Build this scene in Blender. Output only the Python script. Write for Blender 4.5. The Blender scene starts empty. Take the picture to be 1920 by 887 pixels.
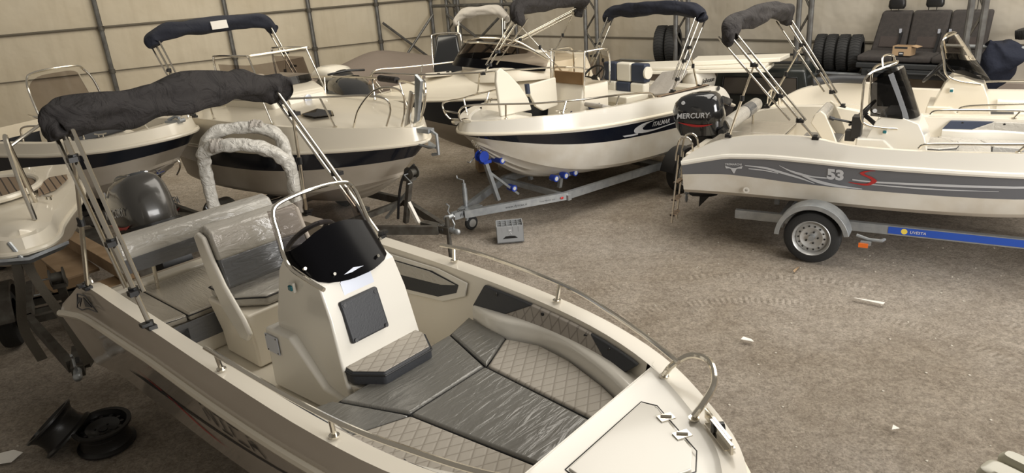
import bpy, bmesh, math, random
from mathutils import Vector, Matrix, noise
random.seed(7)
R = math.radians
scene = bpy.context.scene
COL = scene.collection

# ------------------------------------------------------------------ camera, world, light, exposure
PITCH = math.atan(1331.0/3570.0)
ROLL = math.atan2(261.0, 3560.0)
fw = Vector((0, math.cos(PITCH), -math.sin(PITCH)))
rt = Vector((1, 0, 0)); up = rt.cross(fw)
ir = rt*math.cos(ROLL) - up*math.sin(ROLL)
iu = rt*math.sin(ROLL) + up*math.cos(ROLL)
cam_d = bpy.data.cameras.new('camera')
cam = bpy.data.objects.new('camera', cam_d); COL.objects.link(cam)
cam.matrix_world = Matrix(((ir.x, iu.x, -fw.x, 0), (ir.y, iu.y, -fw.y, 0), (ir.z, iu.z, -fw.z, 3.2), (0, 0, 0, 1)))
cam_d.sensor_width = 36; cam_d.sensor_fit = 'HORIZONTAL'; cam_d.lens = 36*1331/1920
cam_d.clip_start = .05; cam_d.clip_end = 200
scene.camera = cam
scene.view_settings.view_transform = 'Standard'
scene.view_settings.look = 'None'
scene.view_settings.gamma = 1
scene.view_settings.use_curve_mapping = False
scene.view_settings.exposure = 0.5
w = bpy.data.worlds.new('world'); scene.world = w; w.use_nodes = True
w.node_tree.nodes['Background'].inputs[0].default_value = (1.0, .91, .78, 1)
w.node_tree.nodes['Background'].inputs[1].default_value = .17

def area(name, loc, target, sx, sy, power, col):
    d = bpy.data.lights.new(name, 'AREA'); d.shape = 'RECTANGLE'; d.size = sx; d.size_y = sy
    d.energy = power; d.color = col
    o = bpy.data.objects.new(name, d); COL.objects.link(o); o.location = loc
    o.rotation_euler = (Vector(target)-Vector(loc)).to_track_quat('-Z', 'Y').to_euler()
    return o
# open hall door to the right of the photographer, and light through the translucent roof skin
area('hall_door_daylight', (8.5, -1.5, 3.6), (1.5, 6.5, .3), 6, 4.5, 800, (1, .98, .95))
area('roof_skin_daylight', (5.0, 8.0, 6.6), (3.6, 8.0, 0), 6, 9, 520, (1, .94, .84))
area('left_wall_fill', (-3.0, 12.5, 6.6), (-5.5, 18.5, 1.5), 7, 5, 300, (1, .92, .76))  # added fill lamp inside the hall, aimed to brighten the left wall

# ------------------------------------------------------------------ materials
def mat(name, col, rough=.5, metal=0, coat=0, bump=None, alt=None, altscale=8, spec=.5, alpha=1, trans=0, dist=None):
    m = bpy.data.materials.new(name); m.use_nodes = True
    nt = m.node_tree; b = nt.nodes['Principled BSDF']
    b.inputs['Base Color'].default_value = (*col, 1)
    b.inputs['Roughness'].default_value = rough; b.inputs['Metallic'].default_value = metal
    b.inputs['Coat Weight'].default_value = coat; b.inputs['Coat Roughness'].default_value = .08
    b.inputs['Specular IOR Level'].default_value = spec
    tc = nt.nodes.new('ShaderNodeTexCoord')
    if alt:
        n = nt.nodes.new('ShaderNodeTexNoise'); n.inputs['Scale'].default_value = altscale; n.inputs['Detail'].default_value = 6
        r = nt.nodes.new('ShaderNodeValToRGB'); r.color_ramp.elements[0].position = .35; r.color_ramp.elements[1].position = .65
        r.color_ramp.elements[0].color = (*col, 1); r.color_ramp.elements[1].color = (*alt, 1)
        nt.links.new(tc.outputs['Object'], n.inputs[0]); nt.links.new(n.outputs[0], r.inputs[0]); nt.links.new(r.outputs[0], b.inputs['Base Color'])
    if bump:
        n = nt.nodes.new('ShaderNodeTexNoise'); n.inputs['Scale'].default_value = bump[0]; n.inputs['Detail'].default_value = 5
        if dist: n.inputs['Distortion'].default_value = dist
        bn = nt.nodes.new('ShaderNodeBump'); bn.inputs['Strength'].default_value = bump[1]; bn.inputs['Distance'].default_value = bump[2] if len(bump) > 2 else .01
        nt.links.new(tc.outputs['Object'], n.inputs[0]); nt.links.new(n.outputs[0], bn.inputs['Height']); nt.links.new(bn.outputs[0], b.inputs['Normal'])
    return m

def glass(name, tint, gloss=.12, rough=.03):
    m = bpy.data.materials.new(name); m.use_nodes = True; nt = m.node_tree; nt.nodes.clear()
    o = nt.nodes.new('ShaderNodeOutputMaterial'); t = nt.nodes.new('ShaderNodeBsdfTransparent'); g = nt.nodes.new('ShaderNodeBsdfGlossy')
    t.inputs[0].default_value = (*tint, 1); g.inputs['Roughness'].default_value = rough
    mx = nt.nodes.new('ShaderNodeMixShader'); lw = nt.nodes.new('ShaderNodeLayerWeight'); lw.inputs[0].default_value = gloss
    nt.links.new(lw.outputs['Fresnel'], mx.inputs[0]); nt.links.new(t.outputs[0], mx.inputs[1]); nt.links.new(g.outputs[0], mx.inputs[2])
    nt.links.new(mx.outputs[0], o.inputs[0]); return m

def quilt(name, col, line, scale=9):
    m = mat(name, col, .55); nt = m.node_tree; b = nt.nodes['Principled BSDF']
    tc = nt.nodes.new('ShaderNodeTexCoord'); sx = nt.nodes.new('ShaderNodeSeparateXYZ'); nt.links.new(tc.outputs['Object'], sx.inputs[0])
    yz = nt.nodes.new('ShaderNodeMath'); yz.operation = 'MULTIPLY_ADD'; yz.inputs[1].default_value = -1.3
    nt.links.new(sx.outputs[2], yz.inputs[0]); nt.links.new(sx.outputs[1], yz.inputs[2])
    outs = []
    for sgn in (1, -1):
        a = nt.nodes.new('ShaderNodeMath'); a.operation = 'MULTIPLY_ADD'; a.inputs[1].default_value = sgn*.62
        nt.links.new(yz.outputs[0], a.inputs[0]); nt.links.new(sx.outputs[0], a.inputs[2])
        k = nt.nodes.new('ShaderNodeMath'); k.operation = 'MULTIPLY'; k.inputs[1].default_value = scale; nt.links.new(a.outputs[0], k.inputs[0])
        p = nt.nodes.new('ShaderNodeMath'); p.operation = 'PINGPONG'; p.inputs[1].default_value = .5; nt.links.new(k.outputs[0], p.inputs[0]); outs.append(p)
    mn = nt.nodes.new('ShaderNodeMath'); mn.operation = 'MINIMUM'; nt.links.new(outs[0].outputs[0], mn.inputs[0]); nt.links.new(outs[1].outputs[0], mn.inputs[1])
    r = nt.nodes.new('ShaderNodeValToRGB'); r.color_ramp.elements[0].position = .02; r.color_ramp.elements[1].position = .09
    r.color_ramp.elements[0].color = (*line, 1); r.color_ramp.elements[1].color = (*col, 1)
    nt.links.new(mn.outputs[0], r.inputs[0]); nt.links.new(r.outputs[0], b.inputs['Base Color'])
    bn = nt.nodes.new('ShaderNodeBump'); bn.inputs['Strength'].default_value = .6; bn.inputs['Distance'].default_value = .01
    mm = nt.nodes.new('ShaderNodeMath'); mm.operation = 'MINIMUM'; mm.inputs[1].default_value = .2; nt.links.new(mn.outputs[0], mm.inputs[0])
    nt.links.new(mm.outputs[0], bn.inputs['Height']); nt.links.new(bn.outputs[0], b.inputs['Normal'])
    return m

def wrapped(name, col, rough=.22, strength=.5, sc=(14, 3, 14)):
    """fabric under crinkled clear film: long wrinkles in the normal, a glossy coat"""
    m = mat(name, col, rough, coat=.5); nt = m.node_tree; b = nt.nodes['Principled BSDF']
    tc = nt.nodes.new('ShaderNodeTexCoord'); mp = nt.nodes.new('ShaderNodeMapping'); mp.inputs['Scale'].default_value = sc; mp.inputs['Rotation'].default_value = (0, 0, .5)
    n = nt.nodes.new('ShaderNodeTexNoise'); n.inputs['Scale'].default_value = 1.6; n.inputs['Detail'].default_value = 4; n.inputs['Distortion'].default_value = 1.1
    bn = nt.nodes.new('ShaderNodeBump'); bn.inputs['Strength'].default_value = strength; bn.inputs['Distance'].default_value = .02
    nt.links.new(tc.outputs['Object'], mp.inputs[0]); nt.links.new(mp.outputs[0], n.inputs[0]); nt.links.new(n.outputs[0], bn.inputs['Height'])
    nt.links.new(bn.outputs[0], b.inputs['Normal']); nt.links.new(bn.outputs[0], b.inputs['Coat Normal'])
    return m

M = {}
M['white'] = mat('gelcoat_white', (.74, .71, .64), .22, coat=.6)
M['cream'] = mat('gelcoat_cream', (.74, .68, .56), .28, coat=.4)
M['liner'] = mat('gelcoat_liner', (.76, .71, .61), .3, coat=.35)
M['oldwhite'] = mat('gelcoat_worn', (.72, .69, .62), .35, alt=(.62, .57, .48), altscale=3)
M['underbody'] = mat('gelcoat_underbody', (.50, .45, .38), .4, alt=(.42, .37, .30), altscale=2)
M['taupe'] = mat('gelcoat_taupe', (.52, .46, .385), .14, coat=.9)
M['navy'] = mat('gelcoat_navy', (.006, .008, .015), .15, coat=.35)
M['darkhull'] = mat('gelcoat_dark', (.011, .015, .024), .3, coat=.25)
M['grey'] = mat('gelcoat_grey', (.13, .135, .15), .25, coat=.4)
M['decal_light'] = mat('decal_silver', (.55, .56, .58), .3)
M['decal_dark'] = mat('decal_dark', (.03, .03, .032), .3)
M['decal_red'] = mat('decal_red', (.45, .03, .03), .3)
M['decal_blue'] = mat('decal_blue', (.02, .08, .42), .35)
M['decal_yellow'] = mat('decal_yellow', (.85, .65, .1), .4)
M['steel'] = mat('stainless_steel', (.72, .68, .60), .14, 1)
M['galv'] = mat('galvanised_steel', (.42, .44, .45), .45, .7, alt=(.33, .35, .37), altscale=12)
M['darksteel'] = mat('weathered_steel', (.12, .115, .10), .6, .4, alt=(.07, .06, .05), altscale=9)
M['tube'] = mat('truss_tube', (.17, .17, .165), .5, .5, alt=(.11, .105, .10), altscale=7)
M['black'] = mat('black_plastic', (.012, .012, .013), .35)
M['gloss_black'] = mat('gloss_black_cowl', (.012, .013, .015), .1, coat=1)
M['dark_cowl'] = mat('dark_cowl', (.045, .042, .038), .25, coat=.6)
M['rubber'] = mat('tyre_rubber', (.018, .018, .018), .75, bump=(60, .2))
M['rim'] = mat('rim_silver', (.50, .50, .49), .4, .6)
M['blackrim'] = mat('rim_black', (.02, .019, .018), .35, .3, bump=(20, .1))
M['canvas_char'] = mat('canvas_charcoal', (.022, .019, .019), .85, bump=(6, 1, .07), dist=.8)
M['canvas_navy'] = mat('canvas_navy', (.008, .010, .020), .85, bump=(8, .7, .03), dist=.6)
M['canvas_grey'] = mat('canvas_grey', (.42, .39, .35), .85, bump=(8, .6, .03))
M['canvas_taupe'] = mat('canvas_taupe', (.20, .165, .14), .9, bump=(2.5, .5, .06))
M['vinyl_dark'] = mat('vinyl_charcoal', (.028, .03, .035), .5, bump=(90, .15))
M['vinyl_white'] = mat('vinyl_white', (.74, .70, .60), .5, bump=(5, .2))
M['vinyl_navy'] = mat('vinyl_navy', (.03, .04, .07), .5)
M['piping'] = mat('piping_black', (.015, .015, .016), .5)
M['quilt'] = quilt('quilted_grey', (.40, .365, .315), (.27, .24, .2), 13)
M['quilt_dk'] = quilt('quilted_taupe', (.36, .325, .285), (.22, .195, .17), 13)
M['wrap_grey'] = wrapped('film_wrapped_grey', (.155, .15, .135), .3, .35)
M['wrap_lines'] = wrapped('film_wrapped_ribbed', (.36, .325, .265), .25, .35, (4, 30, 10))
M['wrap_light'] = wrapped('film_wrapped_light', (.42, .40, .36), .2, .5, (10, 4, 10))
M['wrap_mid'] = wrapped('film_wrapped_mid', (.115, .118, .125), .2, .4)
M['foam'] = mat('white_foam_wrap', (.62, .60, .55), .35, coat=.3, bump=(9, 1, .05), dist=1.2)
M['tint'] = glass('tinted_screen', (.50, .46, .44), .08)
M['tint2'] = glass('smoked_screen', (.075, .075, .08), .25)
M['clear'] = glass('clear_screen', (.80, .76, .70), .12)
M['film'] = glass('clear_film', (.8, .78, .74), .35, .12)
M['acrylic_black'] = mat('black_acrylic', (.003, .003, .004), .2, spec=.12)
M['panel'] = mat('pale_aluminium', (.55, .58, .66), .3, .3)
M['teak'] = mat('teak_deck', (.20, .12, .07), .6)
M['wood'] = mat('raw_plank', (.36, .25, .15), .7, alt=(.27, .18, .10), altscale=5)
M['card'] = mat('cardboard', (.42, .29, .17), .8, bump=(30, .1))
M['blue'] = mat('blue_plastic', (.02, .06, .42), .35)
M['orange'] = mat('orange_reflector', (.75, .16, .02), .3)
M['roller'] = mat('white_roller', (.65, .65, .63), .5)
M['crate'] = mat('crate_grey', (.30, .31, .32), .5)
M['strap'] = mat('strap_webbing', (.07, .06, .045), .9, bump=(60, .4))
M['seatcloth'] = mat('seat_cloth', (.038, .034, .032), .9, bump=(80, .3), alt=(.05, .043, .04), altscale=20)
M['seatcloth2'] = mat('seat_cloth_inset', (.055, .044, .04), .9, bump=(80, .3))
M['seatframe'] = mat('seat_plastic', (.03, .032, .034), .5)
M['cloth_navy'] = mat('navy_cloth', (.008, .011, .024), .9, bump=(9, .8, .03))
M['car_dark'] = mat('vehicle_paint', (.018, .022, .021), .35, coat=.3)
M['car_glass'] = mat('vehicle_glass', (.075, .065, .055), .12)
M['paper'] = mat('white_paper', (.75, .72, .66), .8)
M['jet_grey'] = mat('jetski_grey', (.10, .11, .11), .35)
M['beige_plastic'] = mat('aged_plastic', (.52, .50, .40), .35, alt=(.47, .45, .35), altscale=6, coat=.3)
M['green_lens'] = mat('teal_lens', (.01, .13, .16), .15)
M['red_dark'] = mat('rusty_red', (.16, .04, .02), .7)

# teak seams
nt = M['teak'].node_tree; b = nt.nodes['Principled BSDF']; tc = nt.nodes.new('ShaderNodeTexCoord')
wv = nt.nodes.new('ShaderNodeTexWave'); wv.bands_direction = 'Y'; wv.inputs['Scale'].default_value = 4.5; wv.inputs['Distortion'].default_value = .2
rp = nt.nodes.new('ShaderNodeValToRGB'); rp.color_ramp.elements[0].color = (.03, .02, .015, 1); rp.color_ramp.elements[1].color = (.24, .17, .11, 1)
rp.color_ramp.elements[0].position = .05; rp.color_ramp.elements[1].position = .15
nt.links.new(tc.outputs['Object'], wv.inputs[0]); nt.links.new(wv.outputs[1], rp.inputs[0]); nt.links.new(rp.outputs[0], b.inputs['Base Color'])

# ------------------------------------------------------------------ object helpers
def link(name, me, parent=None, m=None):
    o = bpy.data.objects.new(name, me); COL.objects.link(o)
    if parent is not None: o.parent = parent
    if m is not None:
        for k in (m if isinstance(m, (list, tuple)) else [m]): me.materials.append(k)
    return o
def smooth(me, ang=40):
    for p in me.polygons: p.use_smooth = True
    try: me.set_sharp_from_angle(angle=R(ang))
    except Exception: pass
def tag(o, label=None, cat=None, group=None, kind=None):
    if label: o['label'] = label
    if cat: o['category'] = cat
    if group: o['group'] = group
    if kind: o['kind'] = kind
    return o
def thing(name, loc=(0, 0, 0), rz=0, label=None, cat=None, group=None, rx=0, ry=0):
    o = bpy.data.objects.new(name, None); COL.objects.link(o); o.empty_display_size = .1
    o.location = loc; o.rotation_euler = (R(rx), R(ry), R(rz)); return tag(o, label, cat, group)
def copy_tree(o, parent=None, loc=None, rot=None, label=None):
    c = o.copy(); COL.objects.link(c); c.parent = parent
    if loc is not None: c.location = loc
    if rot is not None: c.rotation_euler = rot
    if label: c['label'] = label
    for ch in [x for x in list(COL.objects) if x.parent == o]: copy_tree(ch, c)
    return c

def cat(pts, n):
    """Catmull-Rom resample of control points"""
    P = [Vector(p) for p in pts]; m = len(P)-1; out = []
    for k in range(n):
        t = k/(n-1)*m; i = min(int(t), m-1); f = t-i
        p0 = P[i-1] if i > 0 else P[0]*2-P[1]; p1 = P[i]; p2 = P[i+1]; p3 = P[i+2] if i+2 <= m else P[m]*2-P[m-1]
        out.append(.5*((2*p1)+(p2-p0)*f+(2*p0-5*p1+4*p2-p3)*f*f+(3*p1-p0-3*p2+p3)*f**3))
    return out
def lerp(a, b, t): return a+(b-a)*t
def interp(xs, ys, x):
    if x <= xs[0]: return ys[0]
    for i in range(1, len(xs)):
        if x <= xs[i]: return lerp(ys[i-1], ys[i], (x-xs[i-1])/(xs[i]-xs[i-1]))
    return ys[-1]

class MB:
    def __init__(s): s.bm = bmesh.new(); s.mi = 0
    def face(s, vs):
        try: f = s.bm.faces.new(vs); f.material_index = s.mi; return f
        except ValueError: return None
    def box(s, c, d, rz=0, rx=0, ry=0, taper=1):
        mt = Matrix.Translation(c) @ Matrix.Rotation(R(rz), 4, 'Z') @ Matrix.Rotation(R(ry), 4, 'Y') @ Matrix.Rotation(R(rx), 4, 'X')
        v = []
        for z in (-.5, .5):
            k = 1 if z < 0 else taper
            for x, y in ((-.5, -.5), (.5, -.5), (.5, .5), (-.5, .5)): v.append(s.bm.verts.new(mt @ Vector((x*d[0]*k, y*d[1]*k, z*d[2]))))
        for f in ((3, 2, 1, 0), (4, 5, 6, 7), (0, 1, 5, 4), (1, 2, 6, 5), (2, 3, 7, 6), (3, 0, 4, 7)): s.face([v[i] for i in f])
        return s
    def beam(s, a, b, wd, ht, upv=(0, 0, 1)):
        a, b = Vector(a), Vector(b); d = (b-a).normalized(); u = Vector(upv); r = d.cross(u).normalized(); u = r.cross(d)
        v = []
        for p in (a, b):
            for x, y in ((-1, -1), (1, -1), (1, 1), (-1, 1)): v.append(s.bm.verts.new(p+r*x*wd/2+u*y*ht/2))
        for f in ((3, 2, 1, 0), (4, 5, 6, 7), (0, 1, 5, 4), (1, 2, 6, 5), (2, 3, 7, 6), (3, 0, 4, 7)): s.face([v[i] for i in f])
        return s
    def loft(s, rings, closed=True, cap0=True, cap1=True):
        vr = [[s.bm.verts.new(p) for p in r] for r in rings]; n = len(rings[0])
        for a, b in zip(vr, vr[1:]):
            for i in range(n if closed else n-1):
                j = (i+1) % n; s.face([a[i], a[j], b[j], b[i]])
        if closed:
            if cap0: s.face(list(reversed(vr[0])))
            if cap1: s.face(vr[-1])
        return s
    def tube(s, pts, r, n=10, sm=0, closed=False):
        P = cat(pts, sm) if sm else [Vector(p) for p in pts]
        q = [P[0]]
        for p in P[1:]:
            if (p-q[-1]).length > 1e-5: q.append(p)
        P = q
        d = (P[1]-P[0]).normalized(); ref = Vector((0, 0, 1)) if abs(d.z) < .9 else Vector((1, 0, 0)); u = d.cross(ref).normalized()
        rings = []
        for i, p in enumerate(P):
            if i == 0: t = P[1]-P[0]
            elif i == len(P)-1: t = P[-1]-P[-2]
            else: t = (P[i+1]-p).normalized()+(p-P[i-1]).normalized()
            t.normalize(); u = (u-t*u.dot(t)).normalized(); v = t.cross(u)
            rr = r(i/(len(P)-1)) if callable(r) else r
            rings.append([p+(u*math.cos(2*math.pi*k/n)+v*math.sin(2*math.pi*k/n))*rr for k in range(n)])
        return s.loft(rings)
    def cyl(s, a, b, r, n=20, r2=None):
        return s.tube([a, b], (lambda t: lerp(r, r if r2 is None else r2, t)), n)
    def lathe(s, prof, c=(0, 0, 0), axis='Z', n=32):
        ax = {'Z': (Vector((1, 0, 0)), Vector((0, 1, 0)), Vector((0, 0, 1))), 'Y': (Vector((0, 0, 1)), Vector((1, 0, 0)), Vector((0, 1, 0))), 'X': (Vector((0, 1, 0)), Vector((0, 0, 1)), Vector((1, 0, 0)))}[axis]
        c = Vector(c); rings = []
        for r, h in prof: rings.append([c+ax[2]*h+(ax[0]*math.cos(2*math.pi*k/n)+ax[1]*math.sin(2*math.pi*k/n))*max(r, 1e-4) for k in range(n)])
        return s.loft(rings, True, prof[0][0] < .06, prof[-1][0] < .06)
    def prism(s, poly, vec):
        vec = Vector(vec); a = [s.bm.verts.new(Vector(p)) for p in poly]; b = [s.bm.verts.new(Vector(p)+vec) for p in poly]
        n = len(poly); s.face(list(reversed(a))); s.face(b)
        for i in range(n): s.face([a[i], a[(i+1) % n], b[(i+1) % n], b[i]])
        return s
    def ell(s, c, rx, ry, rz, n=14):
        rings = []
        for i in range(1, n):
            a = math.pi*i/n; rings.append([Vector((c[0]+rx*math.sin(a)*math.cos(t), c[1]+ry*math.sin(a)*math.sin(t), c[2]-rz*math.cos(a))) for t in [2*math.pi*k/18 for k in range(18)]])
        return s.loft(rings)
    def sloft(s, secs, n=24, p=2.8, axis='Z'):
        """superellipse sections (cx,cy,cz,rx,ry) stacked in z (or along x: (x,cy,cz,ry,rz))"""
        rings = []
        for sc in secs:
            pw = sc[5] if len(sc) > 5 else p; ring = []
            for k in range(n):
                t = 2*math.pi*k/n; c, q = math.cos(t), math.sin(t)
                a = math.copysign(abs(c)**(2/pw), c)*sc[3]; b_ = math.copysign(abs(q)**(2/pw), q)*sc[4]
                ring.append(Vector((sc[0]+a, sc[1]+b_, sc[2])) if axis == 'Z' else Vector((sc[0], sc[1]+a, sc[2]+b_)))
            rings.append(ring)
        return s.loft(rings)
    def islands(s, name, m, parent=None):
        bmesh.ops.recalc_face_normals(s.bm, faces=s.bm.faces); left = set(s.bm.verts); out = []
        while left:
            st = [left.pop()]; comp = [st[0]]
            while st:
                for e in st.pop().link_edges:
                    for v in e.verts:
                        if v in left: left.discard(v); st.append(v); comp.append(v)
            ix = {v: i for i, v in enumerate(comp)}; fs = {f for v in comp for f in v.link_faces}
            me = bpy.data.meshes.new(name); me.from_pydata([v.co.copy() for v in comp], [], [[ix[v] for v in f.verts] for f in fs]); smooth(me); out.append(link(name, me, parent, m))
        s.bm.free(); return out
    def build(s, name, m, parent=None, ang=35, bevel=0, seg=3, sub=0):
        bmesh.ops.recalc_face_normals(s.bm, faces=s.bm.faces)
        me = bpy.data.meshes.new(name); s.bm.to_mesh(me); s.bm.free(); smooth(me, ang)
        o = link(name, me, parent, m)
        if bevel:
            b = o.modifiers.new('bevel', 'BEVEL'); b.width = bevel; b.segments = seg; b.limit_method = 'ANGLE'; b.angle_limit = R(30)
            for p in me.polygons: p.use_smooth = True
            wn = o.modifiers.new('wn', 'WEIGHTED_NORMAL'); wn.keep_sharp = False
        if sub:
            b = o.modifiers.new('sub', 'SUBSURF'); b.levels = sub; b.render_levels = sub
        return o

def text_polys(s, size=1, shear=0, spacing=1, bold=0):
    c = bpy.data.curves.new('t', 'FONT'); c.body = s; c.size = size; c.shear = shear; c.space_character = spacing; c.offset = bold; c.align_x = 'LEFT'
    o = bpy.data.objects.new('t', c); COL.objects.link(o)
    bpy.context.view_layer.update()
    me = bpy.data.meshes.new_from_object(o.evaluated_get(bpy.context.evaluated_depsgraph_get()))
    vs = [v.co.copy() for v in me.vertices]; fs = [list(p.vertices) for p in me.polygons]
    bpy.data.objects.remove(o); bpy.data.curves.remove(c); bpy.data.meshes.remove(me)
    return vs, fs
def text_on(name, s, size, fn, m, parent, **k):
    """fn(u, v) -> local 3-D point; lettering is real mesh laid on the surface"""
    vs, fs = text_polys(s, size, **k); me = bpy.data.meshes.new(name)
    me.from_pydata([fn(v.x, v.y) for v in vs], [], fs); return link(name, me, parent, m)
def planar(o, ux, uy):
    o, ux, uy = Vector(o), Vector(ux).normalized(), Vector(uy).normalized()
    return lambda u, v: o+ux*u+uy*v

def lumpy(path, r, nz=.35, seed=0, n=22, sm=40, fr=3.0):
    """a rolled canvas: tube with folds"""
    P = cat(path, sm); rings = []; u = Vector((0, 0, 1))
    for i, p in enumerate(P):
        t = (P[min(i+1, len(P)-1)]-P[max(i-1, 0)]).normalized(); u = (u-t*u.dot(t)).normalized(); v = t.cross(u); f = i/(sm-1)
        rr = r(f) if callable(r) else r; ring = []
        for k in range(n):
            a = 2*math.pi*k/n; dr = u*math.cos(a)+v*math.sin(a)
            q = p+dr*rr*.6
            w_ = 1+nz*noise.noise(Vector((q.x*fr+seed, q.y*fr*1.2, q.z*fr*2)))*1.2+nz*.35*math.sin(3*a+f*17+seed)+nz*.2*math.sin(5*a-f*31)
            ring.append(p+dr*rr*w_)
        rings.append(ring)
    return rings

# ------------------------------------------------------------------ hulls
NS = 44
def offset_plan(G, d, dz=0, clampy=True):
    out = []
    for i, p in enumerate(G):
        a = G[max(i-1, 0)]; b = G[min(i+1, len(G)-1)]
        t = Vector((b.x-a.x, b.y-a.y, 0))
        if i == len(G)-1: nrm = Vector((1, 0, 0))
        else: nrm = Vector((-t.y, t.x, 0)).normalized() if t.length else Vector((0, 1, 0))
        q = p+nrm*d; q.z += dz
        if i == len(G)-1: q.y = 0
        if clampy and q.y < 0: q.y = 0
        out.append(q)
    return out

class Boat:
    """half-breadth rails, y >= 0, stern first, stem last"""
    def __init__(s, root, G, rubz, chine, keel, rubd=.05, knuckle=None):
        s.root = root; s.G = cat(G, NS)
        for p in s.G: p.y = max(p.y, 0)
        s.G[-1].y = 0
        xs = [p.x for p in s.G]; s.x0 = xs[0]; s.L = xs[-1]-xs[0]
        s.rub = offset_plan(s.G, rubd)
        for p, g in zip(s.rub, s.G): p.z = interp([q[0] for q in rubz], [q[1] for q in rubz], g.x)
        s.ch = []; s.ke = []
        for g in s.G:
            u = (g.x-s.x0)/s.L
            s.ch.append(Vector((s.x0+(g.x-s.x0)*chine['sx'], g.y*chine.get('w', .9)*(1-.12*u**4), chine['z']+chine['rise']*u**chine.get('p', 3.2))))
            s.ke.append(Vector((s.x0+(g.x-s.x0)*keel['sx'], 0, keel['z']+keel['rise']*u**keel.get('p', 5))))
        s.kn = None
        if knuckle: s.kn = [lerp(g, r_, knuckle[0]) for g, r_ in zip(s.G, s.rub)]; s.kn = [Vector((p.x, max(0, p.y-knuckle[1]) if i < NS-1 else 0, p.z)) for i, p in enumerate(s.kn)]
    def band(s, f):
        return [lerp(a, b, f(((a.x-s.x0)/s.L)) if callable(f) else f) for a, b in zip(s.rub, s.ch)]
    def hull(s, name, bands, mats, below, top=0, strakes=True, label=None):
        """bands: fractions rub->chine; mats len = len(bands)+1, first material between rub and first fraction"""
        rails = [s.G]
        mi = [top]
        if s.kn: rails.append(s.kn); mi.append(top)
        rails.append(s.rub)
        for k, f in enumerate(bands): rails.append(s.band(f)); mi.append(k+1)
        mi.append(len(bands)+1)
        rails.append(s.ch)
        s1 = [lerp(a, b, .06)+Vector((0, 0, -.035)) for a, b in zip(s.ch, s.ke)]; s1[-1].y = 0
        rails.append([Vector((p.x, p.y, p.z)) for p in s1]); mi.append(len(bands)+2)
        for q in (.36, .66):
            a = [lerp(x, y, q) for x, y in zip(s1, s.ke)]; rails.append(a); mi.append(len(bands)+2)
            if strakes:
                a2 = [lerp(x, y, q+.05)+Vector((0, 0, -.018)) for x, y in zip(s1, s.ke)]; rails.append(a2); mi.append(len(bands)+2)
        rails.append(s.ke); mi.append(len(bands)+2)
        return s.skin(name, rails, mi, mats+[below], cap=True, label=label)
    def skin(s, name, rails, mi, mats, cap=False, i0=0, i1=None, label=None, flip=False, parent=None):
        bm = bmesh.new(); i1 = i1 or NS; V = []
        for r_ in rails:
            A = [bm.verts.new(r_[i]) for i in range(i0, i1)]
            B = [bm.verts.new(Vector((r_[i].x, -r_[i].y, r_[i].z))) for i in range(i0, i1)]
            V.append((A, B))
        for k in range(len(rails)-1):
            for side in (0, 1):
                a, b_ = V[k][side], V[k+1][side]
                for i in range(len(a)-1):
                    q = [a[i], a[i+1], b_[i+1], b_[i]]
                    if side: q.reverse()
                    try: f = bm.faces.new(q); f.material_index = mi[k]
                    except ValueError: pass
        if cap:
            loop = [V[k][0][0] for k in range(len(rails))]+[V[k][1][0] for k in reversed(range(len(rails)))]
            for k in range(len(rails)-1):
                try: f = bm.faces.new([V[k][0][0], V[k+1][0][0], V[k+1][1][0], V[k][1][0]]); f.material_index = mi[k]
                except ValueError: pass
        bmesh.ops.remove_doubles(bm, verts=bm.verts, dist=.0015)
        bmesh.ops.recalc_face_normals(bm, faces=bm.faces)
        me = bpy.data.meshes.new(name); bm.to_mesh(me); bm.free(); smooth(me, 28)
        o = link(name, me, parent or s.root, mats)
        if label: o['label'] = label
        return o
    def rubrail(s, m, r=.022, label=None):
        P = [Vector((p.x, p.y, p.z)) for p in s.rub]; Q = [Vector((p.x, -p.y, p.z)) for p in reversed(s.rub)][1:]
        return MB().tube(P+Q, r, 8).build('rub_rail', m, s.root)
    def at(s, x, f, side, out=.004):
        """point on the topside at station x, fraction f rub->chine"""
        X = [lerp(a.x, b_.x, f) for a, b_ in zip(s.rub, s.ch)]
        for i in range(NS-1):
            if X[i] <= x <= X[i+1]: break
        t = (x-X[i])/max(1e-6, X[i+1]-X[i])
        a = lerp(s.rub[i], s.rub[i+1], t); c = lerp(s.ch[i], s.ch[i+1], t)
        p = lerp(a, c, f); tg = (s.rub[i+1]-s.rub[i]).normalized(); nr = tg.cross(a-c).normalized()
        if nr.y < 0: nr = -nr
        p = p+nr*out
        return Vector((p.x, p.y*side, p.z))
    def decal(s, name, pts_top, pts_bot, side, m, n=24, out=.004):
        """a swoosh between two curves given as (x, f) control points"""
        A = cat([(a[0], a[1], 0) for a in pts_top], n); B = cat([(a[0], a[1], 0) for a in pts_bot], n)
        vs = []; fs = []
        for a, b_ in zip(A, B): vs += [s.at(a.x, a.y, side, out), s.at(b_.x, b_.y, side, out)]
        for i in range(n-1): fs.append((2*i, 2*i+1, 2*i+3, 2*i+2))
        me = bpy.data.meshes.new(name); me.from_pydata(vs, [], fs); return link(name, me, s.root, m)
    def text(s, name, txt, x, f, side, size, m, out=.005, dirx=1, fscale=None, **k):
        h = (s.at(x, 0, side)-s.at(x, 1, side)).length
        return text_on(name, txt, size, lambda u, v: s.at(x+u*dirx, f-v/h, side, out), m, s.root, **k)
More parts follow.
